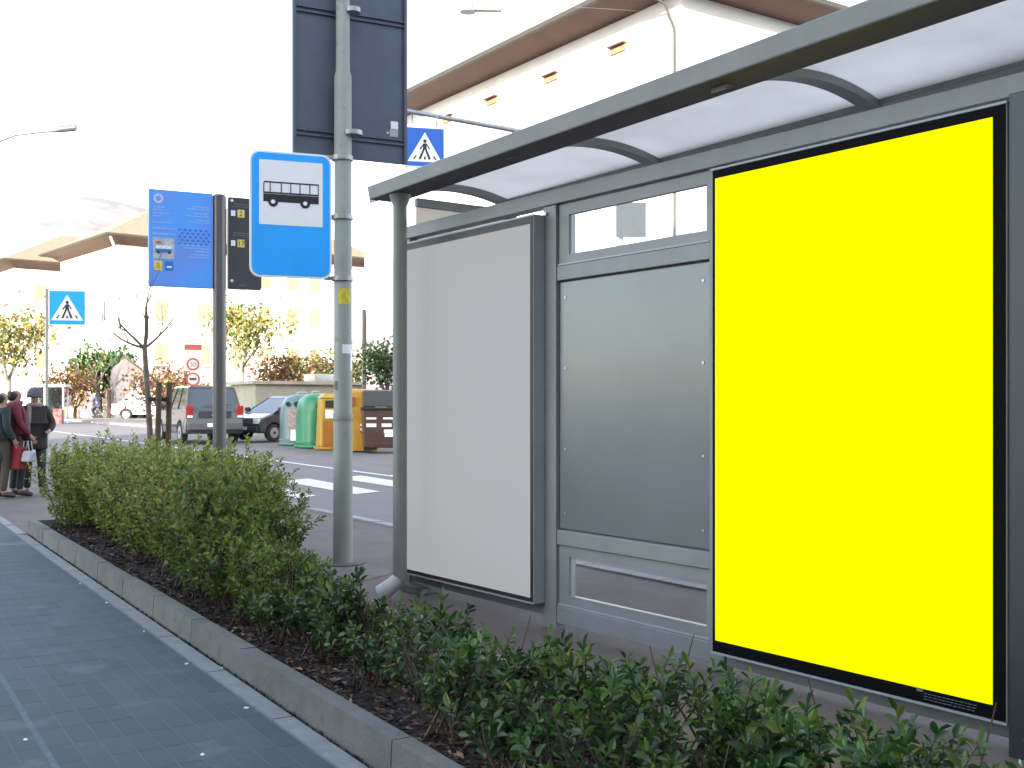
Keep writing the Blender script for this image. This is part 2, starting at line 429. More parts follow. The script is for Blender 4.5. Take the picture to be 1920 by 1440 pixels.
# poster cases
def poster_case(x0, x1, z0, z1, px0, px1, pz0, pz1, border, poster, pname, side):
    cs = MB().box(x0, x1, -0.092, -0.002, z0, z1).build('poster_case', side, SH, bevel=0.003)
    MB().box(x0 + 0.012, x1 - 0.004, -0.0945, -0.0925, z0 + 0.012, z1 - 0.012).build('border', border, cs)
    MB().box(px0, px1, -0.0985, -0.0950, pz0, pz1).build(pname, poster, cs)
    MB().box(x0, x1, -0.097, -0.0935, z0, z0 + 0.010).build('trim', m_metal2, cs)
    MB().box(x0, x1, -0.097, -0.0935, z1 - 0.010, z1).build('trim', m_metal2, cs)
    return cs
c1 = poster_case(-3.10, -1.458, 0.140, 2.592, -3.07, -1.488, 0.178, 2.533, m_browng, m_greyp, 'poster', m_metal2)
c1['label'] = 'poster case with a blank light grey poster'
c2 = poster_case(0.055, 1.660, 0.112, 2.613, 0.089, 1.602, 0.183, 2.558, m_blackg, m_yellow, 'poster', m_metal)
c2['label'] = 'black edged poster case with a plain bright yellow poster'
mb = MB()
for i in range(3):
    x = 1.29
    while x < 1.52:
        w = random.uniform(0.008, 0.02); mb.box(x, x + w, -0.0962, -0.0950, 0.163 - i * 0.012, 0.1655 - i * 0.012); x += w + 0.005
tag(mb.build('small_print', m_small, c2), kind='stuff')
MB().box(1.255, 1.285, -0.0962, -0.0950, 0.168, 0.180).build('small_print', m_small, c2)
MB().disc_y((-1.44, -0.004, 2.60), 0.012, -0.012, 10).build('lock', m_screw, SH)
# roof: ribs, sheets, gutter beams
def arch(d): return 3.135 - 0.30 * (d - 0.45) ** 2
def tilt(x): return 0.022 * (x + 1.0)
RIBX = [-3.15, -1.42, 0.30, 2.03]
ds = [-0.30 + 1.25 * i / 14 for i in range(15)]
for x in RIBX:
    mb = MB(); w = 0.048
    n_ = len(ds)
    for d in ds:
        z = arch(d) + tilt(x) * 0.5
        mb.v += [(x - w, d, z - 0.055), (x + w, d, z - 0.055), (x + w, d, z), (x - w, d, z)]
    for i in range(n_ - 1):
        o = i * 4
        for k in range(4): mb.f.append((o + k, o + (k + 1) % 4, o + 4 + (k + 1) % 4, o + 4 + k)); mb.m.append(0)
    mb.f += [(0, 1, 2, 3), tuple(4 * (n_ - 1) + k for k in range(4))]; mb.m += [0, 0]
    mb.build('roof_rib', m_metal, SH, smooth=True)
for xa, xb in zip(RIBX[:-1], RIBX[1:]):
    mb = MB()
    for d in ds:
        for x in (xa + 0.05, xb - 0.05): mb.v.append((x, d, arch(d) + tilt(x) * 0.5 - 0.012))
        for x in (xa + 0.05, xb - 0.05): mb.v.append((x, d, arch(d) + tilt(x) * 0.5 - 0.004))
    for i in range(len(ds) - 1):
        o = i * 4
        mb.f += [(o, o + 1, o + 5, o + 4), (o + 2, o + 3, o + 7, o + 6)]; mb.m += [0, 0]
    mb.build('roof_sheet', m_roofs, SH, smooth=True)
for nm, d0, d1, zb0 in (('gutter_beam', -0.42, -0.17, 2.925), ('gutter_beam', 0.90, 1.10, 3.015)):
    xa, xb = (-3.02, 2.2) if d0 < 0 else (-3.20, 2.09)
    MB().hexa([(xa, d0 + 0.02, zb0 + tilt(xa)), (xb, d0 + 0.02, zb0 + tilt(xb)), (xb, d1, zb0 + tilt(xb)), (xa, d1, zb0 + tilt(xa)),
               (xa, d0, zb0 + 0.092 + tilt(xa)), (xb, d0, zb0 + 0.098 + tilt(xb)), (xb, d1, zb0 + 0.085 + tilt(xb)), (xa, d1, zb0 + 0.085 + tilt(xa))]).build(nm, m_metal, SH, bevel=0.006)
MB().hexa([(-3.01, -0.398, 2.9235 + tilt(-3.01)), (2.19, -0.398, 2.9235 + tilt(2.19)), (2.19, -0.172, 2.9235 + tilt(2.19)), (-3.01, -0.172, 2.9235 + tilt(-3.01)),
           (-3.01, -0.398, 2.9265 + tilt(-3.01)), (2.19, -0.398, 2.9265 + tilt(2.19)), (2.19, -0.172, 2.9265 + tilt(2.19)), (-3.01, -0.172, 2.9265 + tilt(-3.01))]).build('soffit_shade', mat('soffit_shade_brown', (0.082, 0.062, 0.075), 0.6, var=0.15, scale=2), SH)  # dark strip painted as the beam's underside shade, dulling the yellow bounce
# frosted end screen on the street side
es = MB().box(-3.160, -3.150, 0.08, 0.94, 0.25, 2.895).build('end_screen', m_frost, SH)
MB().box(-3.175, -3.135, 0.08, 0.94, 2.90, 2.965).build('screen_rail', m_metal, es)
MB().box(-3.175, -3.135, 0.08, 0.94, 0.18, 0.245).build('screen_rail', m_metal, es)
sbox('post', m_metal, -3.19, -3.12, 0.942, 1.01, -0.02, 3.0)
sbox('post', m_metal, 1.99, 2.06, 0.942, 1.01, -0.02, 3.0)
# downpipe under the gutter end with its spout
dp = MB()
dp.tube([(-2.75, -0.30, 2.90), (-2.75, -0.30, 2.86), (-2.75, -0.30, 2.80), (-2.75, -0.30, 0.20), (-2.75, -0.30, 0.14)],
        [0.085, 0.072, 0.050, 0.050, 0.050], 18)
dpo = dp.build('downpipe', mat('downpipe_metal', (0.255, 0.265, 0.245), 0.4, metal=0.15, var=0.08, scale=3), SH, smooth=True)
sp = MB(); sp.tube([(-2.75, -0.30, 0.16), (-2.78, -0.335, 0.115), (-2.845, -0.40, 0.045)], [0.052, 0.056, 0.062], 14)
sp.build('spout', mat('spout_metal', (0.46, 0.50, 0.50), 0.4, var=0.05), dpo, smooth=True)
# concrete foot under the end
MB().box(-3.18, -2.90, -0.05, 0.15, -0.01, 0.045).build('footing', m_kerb, SH, bevel=0.006)

# ------------------------------------------------------------------ lettering and rounded plates
def rrect(w, h, r, y=0.0, cx=0.0, cz=0.0, seg=5):
    pts = []
    for (sx, sz, a0) in ((1, 1, 0), (-1, 1, 90), (-1, -1, 180), (1, -1, 270)):
        for k in range(seg + 1):
            a = R(a0 + 90 * k / seg)
            pts.append((cx + sx * (w / 2 - r) + r * math.cos(a), y, cz + sz * (h / 2 - r) + r * math.sin(a)))
    return pts
def text(parent, body, size, loc, m, name='lettering', align='CENTER'):
    cu = bpy.data.curves.new(name, 'FONT'); cu.body = body; cu.size = size; cu.align_x = align; cu.extrude = 0.0008
    o = bpy.data.objects.new(name, cu); COL.objects.link(o)
    bpy.context.view_layer.update()
    me = bpy.data.meshes.new_from_object(o.evaluated_get(bpy.context.evaluated_depsgraph_get()))
    bpy.data.objects.remove(o); me.materials.clear(); me.materials.append(m)
    ob = bpy.data.objects.new(name, me); COL.objects.link(ob); ob.parent = parent
    ob.location = loc; ob.rotation_euler = (R(90), 0, 0)
    return ob
m_blue = mat('sign_blue', (0.018, 0.38, 0.95), 0.35, var=0.05, scale=3)
m_white = mat('sign_white', (0.80, 0.80, 0.80), 0.4, var=0.03, scale=5)
m_black = mat('sign_black', (0.012, 0.013, 0.016), 0.45, var=0)
m_signback = mat('sign_back', (0.082, 0.10, 0.135), 0.45, metal=0.2, var=0.10, scale=3)
m_steel = mat('galvanised', (0.36, 0.37, 0.36), 0.45, metal=0.55, var=0.1, scale=9)
m_pole = mat('pole_paint', (0.28, 0.30, 0.265), 0.5, var=0.12, scale=2.5, bump=0.06, bscale=20, spots=((0.19, 0.20, 0.17), 8, 0.66))
# tall pole
PX, PY = -1.489, 9.715
pole = thing('utility_pole', 'tall grey green steel pole with stickers, stepped near its top', 'pole', (PX, PY, 0))
mb = MB(); mb.tube([(0, 0, -0.02), (0, 0, 1.28), (0, 0, 1.30), (0, 0, 4.28), (0, 0, 4.33), (0, 0, 9.3)], [0.088, 0.084, 0.081, 0.077, 0.062, 0.058], 24)
mb.build('shaft', m_pole, pole, smooth=True)
MB().tube([(0, 0, 9.3), (0, 0, 9.33)], [0.062, 0.05], 16).build('cap', m_pole, pole)
MB().tube([(0, 0, 1.27), (0, 0, 1.31)], 0.0875, 20).build('collar', m_pole, pole, smooth=True)
MB().tube([(0, 0, -0.012), (0, 0, 0.004)], 0.20, 22).build('base_ring', m_plat, pole)
def sticker(z0, z1, a0, a1, m, r=0.0815):
    mb = MB(); n_ = 6
    for i in range(n_ + 1):
        a = R(a0 + (a1 - a0) * i / n_)
        for z in (z0, z1): mb.v.append((r * math.sin(a), -r * math.cos(a), z))
        if i: mb.f.append((2 * i - 2, 2 * i, 2 * i + 1, 2 * i - 1)); mb.m.append(0)
    mb.build('sticker', m, pole)
m_sty = mat('yellow_sticker', (0.62, 0.52, 0.03), 0.6, var=0.2, scale=30)
sticker(2.27, 2.41, -22, 62, m_sty); sticker(1.84, 1.92, 5, 70, m_white); sticker(1.69, 1.88, 60, 110, m_white); sticker(1.52, 1.60, -60, -25, mat('worn_sticker', (0.25, 0.22, 0.17), 0.8, var=0.3, scale=40))
sticker(1.245, 1.265, -80, 90, mat('tape', (0.30, 0.25, 0.20), 0.8, var=0.2, scale=40), 0.0865)
# bus stop sign clamped to the pole
BW, BH = 0.705, 1.085
bs = thing('bus_stop_sign', 'blue bus stop sign with white field and black bus, clamped to the pole', 'sign', (-1.577 - 0.937 * BW / 2, 9.65 - 0.35 * BW / 2, 0), math.atan2(0.35, 0.937))
zc = 2.487 + BH / 2
MB().prism(rrect(BW, BH, 0.085, 0.0, 0, zc), (0, 0.018, 0)).build('plate', m_white, bs)
MB().prism(rrect(BW - 0.035, BH - 0.035, 0.07, -0.002, 0, zc), (0, 0.0015, 0)).build('field', m_blue, bs)
MB().prism(rrect(0.545, 0.555, 0.006, -0.004, 0.0, 3.215), (0, 0.0015, 0)).build('white_square', m_white, bs)
bus = MB(); by, bt = -0.006, 0.0015
def fb(x0, x1, z0, z1): bus.box(x0, x1, by, by + bt, z0, z1)
bz = 3.135; bw = 0.475
fb(-bw / 2, bw / 2, bz, bz + 0.066); fb(-bw / 2, bw / 2, bz + 0.070, bz + 0.084)
fb(-bw / 2 + 0.006, bw / 2, bz + 0.162, bz + 0.174)
for x in (-0.2335, -0.180, -0.085, -0.005, 0.075, 0.160, 0.2335): fb(x - 0.004, x + 0.004, bz + 0.084, bz + 0.162)
bus.build('bus_symbol', m_black, bs)
for x in (-0.155, 0.120):
    whl = MB().disc_y((x, -0.0075, bz), 0.043, 0.0012, 22).build('wheel_symbol', m_black, bs)
    MB().disc_y((x, -0.0088, bz), 0.018, 0.001, 16).build('hub_symbol', m_white, whl)
for z in (3.56, 3.04, 2.50):
    cl = MB().box(BW / 2 - 0.06, BW / 2 + 0.09, 0.020, 0.045, z - 0.018, z + 0.018).build('clamp', m_steel, bs)
    MB().tube([(BW / 2 + 0.10, 0.03, z - 0.02), (BW / 2 + 0.10, 0.03, z + 0.02)], 0.096, 20).build('clamp_ring', m_steel, cl, smooth=True)
# large dark sign seen from behind, further up the same pole
LB = thing('sign_board', 'large dark blue grey sign board seen from behind on the tall pole', 'sign', (-1.443, 9.86, 0), math.atan2(0.447, 0.894))
z0, z1, hw = 3.585, 5.55, 0.53
MB().box(-hw, hw, 0.0, 0.018, z0, z1).build('panel', m_signback, LB, bevel=0.003)
for x in (-hw, hw - 0.028): MB().box(x, x + 0.028, -0.028, -0.001, z0, z1).build('edge_rail', m_signback, LB)
for z in (3.78, 4.86, 5.40):
    MB().box(-hw + 0.03, hw - 0.03, -0.020, -0.001, z - 0.026, z - 0.016).build('stiffener', m_signback, LB)
    MB().box(-hw + 0.03, hw - 0.03, -0.020, -0.001, z + 0.016, z + 0.026).build('stiffener', m_signback, LB)
    MB().tube([(-0.03, -0.16, z - 0.02), (-0.03, -0.16, z + 0.02)], 0.084 if z < 4.3 else 0.066, 18).build('clamp', m_steel, LB, smooth=True)
MB().box(0.38, 0.45, -0.003, -0.0005, 3.90, 3.97).build('sticker', m_white, LB)
MB().box(0.37, 0.45, -0.003, -0.0005, 3.83, 3.895).build('sticker', m_steel, LB)
for x, z in ((-0.42, 3.80), (0.35, 3.86)): MB().disc_y((x, -0.006, z), 0.012, 0.006, 8).build('bolt', m_screw, LB)

# passenger information post
m_dark = mat('dark_post', (0.115, 0.108, 0.108), 0.3, metal=0.2, var=0.08, scale=4)
m_board = mat('info_blue', (0.06, 0.37, 0.92), 0.35, var=0, col2=(0.17, 0.26, 0.72), scale=1.4)
m_boardlight = mat('info_pale_blue', (0.30, 0.50, 0.90), 0.5, var=0.1)
m_disp = mat('display_black', (0.060, 0.060, 0.066), 0.3, var=0.08)
m_yel2 = mat('info_yellow', (0.75, 0.60, 0.12), 0.5, var=0.05)
IP = thing('information_post', 'dark metal information post with blue panel and black display behind the hedge', 'information post', (-3.13, 11.8, gz(11.8)), math.atan2(0.447, 0.894))
MB().tube([(0, 0, -0.05), (0, 0, 3.61)], 0.070, 20).build('post', m_dark, IP, smooth=True)
MB().tube([(0, 0, 3.61), (0, 0, 3.63)], [0.072, 0.06], 20).build('cap', m_dark, IP)
bp = MB().box(-0.73, -0.075, -0.03, 0.03, 2.62, 3.63).build('blue_panel', m_board, IP, bevel=0.004)
yy = -0.0325
def plate(x0, x1, z0, z1, m, nm, par=bp, dy=0.0): return MB().box(x0, x1, yy - dy, yy - dy + 0.0015, z0, z1).build(nm, m, par)
ring = MB()
for k in range(18):
    a0, a1 = 2 * math.pi * k / 18, 2 * math.pi * (k + 0.62) / 18
    ring.prism([(-0.635 + r_ * math.cos(a), yy, 3.535 + r_ * math.sin(a)) for r_, a in ((0.027, a0), (0.050, a0), (0.050, a1), (0.027, a1))], (0, 0.0015, 0))
ring.build('emblem', m_white, bp)
ln_ = MB()
def words(x0, x1, z, h, right=False):
    x = x0
    while x < x1 - 0.01:
        w = min(random.uniform(0.012, 0.05), x1 - x); ln_.box(x, x + w, yy, yy + 0.0015, z, z + h); x += w + 0.009
for z, xa, xb in ((3.44, -.69, -.56), (3.41, -.69, -.60), (3.375, -.69, -.52), (3.345, -.69, -.60), (3.28, -.69, -.47), (3.215, -.69, -.42), (3.16, -.69, -.46)): words(xa, xb, z, 0.014)
for z, xa, xb in ((3.47, -.30, -.11), (3.445, -.34, -.11), (3.40, -.28, -.11), (3.37, -.36, -.11), (3.33, -.24, -.11), (3.305, -.33, -.11), (3.06, -.42, -.11), (3.03, -.38, -.11), (3.00, -.26, -.11), (2.965, -.30, -.11), (2.935, -.33, -.11)): words(xa, xb, z, 0.012)
tag(ln_.build('lettering', m_boardlight, bp), kind='stuff')
m_navy = mat('info_navy', (0.03, 0.16, 0.55), 0.4, var=0)
dm = MB()
for i in range(5):
    for j in range(6):
        cx_, cz_ = -0.42 + j * 0.055 + (i % 2) * 0.027, 3.08 + i * 0.036
        dm.prism([(cx_ - 0.018, yy, cz_), (cx_, yy, cz_ - 0.015), (cx_ + 0.018, yy, cz_), (cx_, yy, cz_ + 0.015)], (0, 0.0013, 0))
tag(dm.build('diamond_pattern', m_navy, bp), kind='stuff')
ph = plate(-0.69, -0.475, 2.905, 3.125, mat('info_grey', (0.55, 0.58, 0.60), 0.5, var=0.2, scale=12), 'picture')
plate(-0.665, -0.50, 2.975, 3.01, m_navy, 'bus_picture', ph, 0.002); plate(-0.66, -0.505, 3.012, 3.045, m_white, 'bus_windows', ph, 0.002)
for x in (-0.635, -0.525): MB().disc_y((x, yy - 0.0035, 2.975), 0.014, 0.001, 12).build('bus_wheel', m_black, ph)
plate(-0.66, -0.61, 3.065, 3.09, mat('info_red', (0.6, 0.10, 0.08), 0.5, var=0), 'mark', ph, 0.002)
y1_ = plate(-0.68, -0.595, 2.785, 2.885, m_yel2, 'yellow_mark'); plate(-0.570, -0.485, 2.785, 2.885, m_navy, 'dark_mark'); plate(-0.55, -0.50, 2.815, 2.835, m_white, 'light_mark', bp, 0.002)
plate(-0.655, -0.62, 2.805, 2.865, mat('info_orange', (0.55, 0.35, 0.05), 0.5, var=0), 'mark', y1_, 0.002)
db = MB().prism(rrect(0.36, 0.985, 0.02, -0.028, 0.265, 3.12), (0, 0.056, 0)).build('display', m_disp, IP)
for zt, s_ in ((3.44, '2'), (3.12, '17')):
    plate(0.115, 0.162, zt - 0.03, zt + 0.03, m_white, 'pictogram', db); plate(0.185, 0.26, zt - 0.042, zt + 0.042, m_yel2, 'number_field', db)
    text(db, s_, 0.075, (0.2225, yy - 0.001, zt - 0.026), m_black, 'number')
for z in (3.535, 3.51, 3.225, 3.20):
    mb = MB(); x = 0.13 + random.uniform(0, .03)
    while x < 0.40: w = random.uniform(0.012, 0.04); mb.box(x, x + w, yy, yy + 0.0015, z, z + 0.010); x += w + 0.008
    tag(mb.build('lettering', m_small, db), kind='stuff')
mb = MB().box(0.20, 0.28, yy, yy + 0.0015, 2.665, 2.675); mb.build('lettering', m_small, db)
for z in (3.575, 2.715): MB().disc_y((0.125, -0.034, z), 0.016, 0.006, 12).build('bolt', m_white, db)

# ------------------------------------------------------------------ crossing signs
def crossing_face(par, w, zc_, y, m_b):
    MB().prism(rrect(w, w, 0.02 * w, y, 0, zc_), (0, 0.02, 0)).build('plate', m_white, par)
    MB().prism(rrect(w * 0.94, w * 0.94, 0.02 * w, y - 0.002, 0, zc_), (0, 0.0015, 0)).build('field', m_b, par)
    q = 0.43 * w
    MB().prism([(-q, y - 0.004, zc_ - 0.36 * w), (q, y - 0.004, zc_ - 0.36 * w), (0, y - 0.004, zc_ + 0.37 * w)], (0, 0.0015, 0)).build('triangle', m_white, par)
    yf = y - 0.006
    P_ = lambda pts: MB().prism([(x * w, yf, zc_ + z * w) for x, z in pts], (0, 0.0015, 0))
    walker = MB()
    for pts in ([(-.045, .09), (.04, .10), (.05, -.06), (-.05, -.06)],
                [(-.05, -.05), (.0, -.05), (-.10, -.30), (-.16, -.30)], [(.0, -.05), (.05, -.05), (.15, -.29), (.09, -.30)],
                [(-.04, .09), (-.01, .09), (-.10, -.06), (-.14, -.05)], [(.02, .10), (.05, .09), (.13, -.03), (.10, -.05)]):
        walker.prism([(x * w, yf, zc_ + z * w) for x, z in pts], (0, 0.0015, 0))
    walker.disc_y((0, yf, zc_ + 0.15 * w), 0.045 * w, 0.0015, 14)
    walker.build('walker_symbol', m_black, par)
    for pts in ([(-.30, -.30), (-.25, -.30), (-.20, -.21), (-.24, -.21)], [(-.03, -.30), (.03, -.30), (.015, -.22), (-.015, -.22)], [(.25, -.30), (.30, -.30), (.24, -.21), (.20, -.21)]):
        P_(pts).build('stripe_symbol', m_black, par)
m_blue2 = mat('sign_light_blue', (0.015, 0.36, 0.66), 0.35, var=0.05)
Yc = 20.0
cs = thing('crossing_sign', 'light blue square pedestrian crossing sign on a thin pole beyond the hedge', 'sign', (*atY(126, Yc).xy, gz(Yc)), R(12))
zc_ = zat(577, Yc) - gz(Yc)
crossing_face(cs, 0.64, zc_, 0.0, m_blue2)
MB().tube([(-0.36, 0.05, 0), (-0.36, 0.05, zc_ + 0.34)], 0.030, 12).build('pole', m_steel, cs, smooth=True)
for dz in (-0.2, 0.2): MB().box(-0.40, -0.28, 0.021, 0.07, zc_ + dz - 0.015, zc_ + dz + 0.015).build('bracket', m_steel, cs)
# overhead one on a long arm
Yo = 18.0
ov = thing('overhead_crossing_sign', 'blue pedestrian crossing sign hung from a long arm over the road', 'sign', (*atY(796, Yo).xy, 0), R(14))
so = 0.66; zo = zat(277, Yo)
crossing_face(ov, so, zo, -0.03, mat('sign_deep_blue', (0.012, 0.11, 0.48), 0.4, var=0.05))
MB().box(-so / 2 + 0.01, so / 2 - 0.01, -0.009, 0.08, zo - so / 2 + 0.01, zo + so / 2 - 0.01).build('lamp_box', m_steel, ov)
for x in (-0.2, 0.2): MB().box(x - 0.012, x + 0.012, 0.015, 0.04, zo + so / 2 - 0.02, zat(215, Yo)).build('hanger', m_steel, ov)
o = Vector(ov.location)
arm0 = Vector((o.x, o.y, zat(213, Yo))) - ACROSS * 0.8; arm1 = Vector((2.03, 20.58, zat(213, Yo) - 0.05))
ma = thing('mast_arm', 'pale grey mast on the far pavement with an arm reaching over the road', 'mast', (2.03, 20.58, 0))
l0, l1 = arm0 - Vector(ma.location), arm1 - Vector(ma.location)
MB().tube([l0, (l0 + l1) * 0.5 + Vector((0, 0, 0.03)), l1], [0.035, 0.045, 0.055], 12).build('arm', m_steel, ma, smooth=True)
MB().tube([(0, 0, 0), (0, 0, l1.z + 0.2)], [0.075, 0.05], 14).build('pole', mat('white_pole', (0.6, 0.6, 0.58), 0.5, var=0.05), ma, smooth=True)
MB().box(-0.10, 0.46, -0.10, -0.08, zat(445, 20.5), zat(380, 20.5)).build('sign_plate', mat('grey_plate', (0.14, 0.14, 0.13), 0.6, var=0.1), ma)
# lamp hung on a thin span wire
lp = atY(905, 20.0); lz = zat(14, 20.0)
la = thing('hanging_lamp', 'dark street lamp head hung on a thin span wire above the road', 'lamp', (lp.x, lp.y, lz), R(-4))
MB().hexa([(-0.22, -0.07, -0.06), (0.34, -0.06, -0.09), (0.34, 0.06, -0.09), (-0.22, 0.07, -0.06), (-0.22, -0.06, 0.05), (0.34, -0.05, -0.02), (0.34, 0.05, -0.02), (-0.22, 0.06, 0.05)]).build('housing', m_dark, la, bevel=0.01)
MB().lathe([(0.15, -0.10), (0.10, 0.05), (0.03, 0.17)], 12, (-0.27, 0, 0.02)).build('reflector', m_steel, la, smooth=True)
w0 = Vector((PX, PY, 9.25)) - Vector((lp.x, lp.y, lz)); w1 = Vector((3.9, 26.0, 10.6)) - Vector((lp.x, lp.y, lz))
Mi = Matrix.Rotation(R(4), 3, 'Z')
MB().tube([Mi @ w0, (-0.25, 0, 0.14), Mi @ w1], 0.003, 5).build('span_wire', m_steel, la)
# street lamp at the left
Ys_ = 32.0; hp = atY(122, Ys_)
sl = thing('street_lamp', 'street lamp with a thin curved arm and dark flat head', 'lamp', (*atY(-70, Ys_).xy, gz(Ys_)))
rel = lambda px, py: Vector((atY(px, Ys_).x - atY(-70, Ys_).x, 0, zat(py, Ys_) - gz(Ys_)))
MB().tube([(0, 0, 0), (0, 0, 7.5), rel(-66, 330), rel(-40, 290), rel(0, 264), rel(30, 253), rel(100, 245)], [0.075, 0.06, 0.05, 0.045, 0.04, 0.04, 0.04], 10).build('pole', mat('lamp_post_grey', (0.10, 0.11, 0.115), 0.5, var=0.1), sl, smooth=True)
a_, b_ = rel(98, 246), rel(143, 239)
MB().tube([a_, a_ * 0.6 + b_ * 0.4 + Vector((0, 0, 0.02)), b_, b_ + Vector((0.02, 0, 0))], [0.05, 0.10, 0.10, 0.03], 10).build('head', m_dark, sl, smooth=True)
# zone sign on the far side
Yz = 42.0; zp = atY(362, Yz)
zs = thing('zone_sign', 'white zone sign with red header above a round sign beside the parked minivan', 'sign', (zp.x, zp.y, gz(Yz)), R(10))
r0 = lambda py: zat(py, Yz) - gz(Yz)
m_red = mat('sign_red', (0.25, 0.04, 0.035), 0.4, var=0.05); m_signgrey = mat('sign_dull_white', (0.38, 0.35, 0.345), 0.5, var=0.05)
MB().tube([(0, 0.03, 0), (0, 0.03, r0(650))], 0.03, 10).build('pole', m_steel, zs)
hh = 33 * Yz / FPX
MB().box(-hh / 2, hh / 2, 0, 0.01, r0(696), r0(645)).build('plate', m_signgrey, zs)
MB().box(-hh / 2 + .02, hh / 2 - .02, -0.004, -0.001, r0(656), r0(646)).build('header', m_red, zs)
def ringsign(zc2, r_, par, txt=None):
    d_ = MB().disc_y((0, -0.006, zc2), r_, 0.004, 24).build('ring', m_red, par)
    MB().disc_y((0, -0.010, zc2), r_ * 0.72, 0.003, 24).build('disc', m_signgrey, d_)
    if txt: text(d_, txt, r_ * 1.0, (0, -0.012, zc2 - r_ * 0.36), m_black, 'number')
    return d_
ringsign(r0(683), 0.24, zs, '30')
d2 = ringsign(r0(711), 0.27, zs)
MB().box(-0.13, 0.13, -0.0125, -0.0105, r0(711) - 0.04, r0(711) + 0.05).build('lorry_symbol', m_black, d2)
# ------------------------------------------------------------------ leaves and branches
def unit(a): return a / np.maximum(np.linalg.norm(a, axis=1, keepdims=True), 1e-9)
def leaf_mesh(name, B, D, L, W, mats, idx, droop=0.18):
    N = len(B); D = unit(D)
    rnd = rng.normal(size=(N, 3)); rnd[:, 2] += 1.2
    Sd = unit(np.cross(D, rnd)); Nn = np.cross(Sd, D)
    Nn[Nn[:, 2] < 0] *= -1
    L = L[:, None]; W = W[:, None]
    P = np.stack([B, B + D * L * .38 + Sd * W + Nn * W * .35, B + D * L * .75 + Sd * W * .75 + Nn * W * .22, B + D * L - Nn * L * droop,
                  B + D * L * .75 - Sd * W * .75 + Nn * W * .22, B + D * L * .38 - Sd * W + Nn * W * .35], axis=1).reshape(-1, 3)
    base = (np.arange(N) * 6)[:, None]
    F = np.stack([base + np.array([[0, 1, 2, 3]]), base + np.array([[0, 3, 4, 5]])], axis=1).reshape(-1, 4)
    me = bpy.data.meshes.new(name)
    me.vertices.add(len(P)); me.vertices.foreach_set('co', P.astype(np.float32).ravel())
    me.loops.add(F.size); me.loops.foreach_set('vertex_index', F.astype(np.int32).ravel())
    me.polygons.add(len(F)); me.polygons.foreach_set('loop_start', np.arange(0, F.size, 4, dtype=np.int32))
    for q in mats: me.materials.append(q)
    me.polygons.foreach_set('material_index', np.repeat(idx, 2).astype(np.int32))
    me.update(calc_edges=True); me.validate()
    return me
def link(name, me, parent, loc=None):
    o = bpy.data.objects.new(name, me); COL.objects.link(o); o.parent = parent
    if loc: o.location = loc
    return o
LEAF = [mat('leaf_dark', (0.040, 0.095, 0.030), 0.33, var=0.25, scale=9, trans=0.25),
        mat('leaf_mid', (0.068, 0.145, 0.034), 0.33, var=0.25, scale=9, trans=0.28),
        mat('leaf_light', (0.125, 0.215, 0.040), 0.36, var=0.2, scale=9, trans=0.32),
        mat('leaf_yellow', (0.17, 0.20, 0.04), 0.4, var=0.2, scale=9, trans=0.32)]
m_twig = mat('twig_bark', (0.085, 0.055, 0.038), 0.8, var=0.25, scale=20)

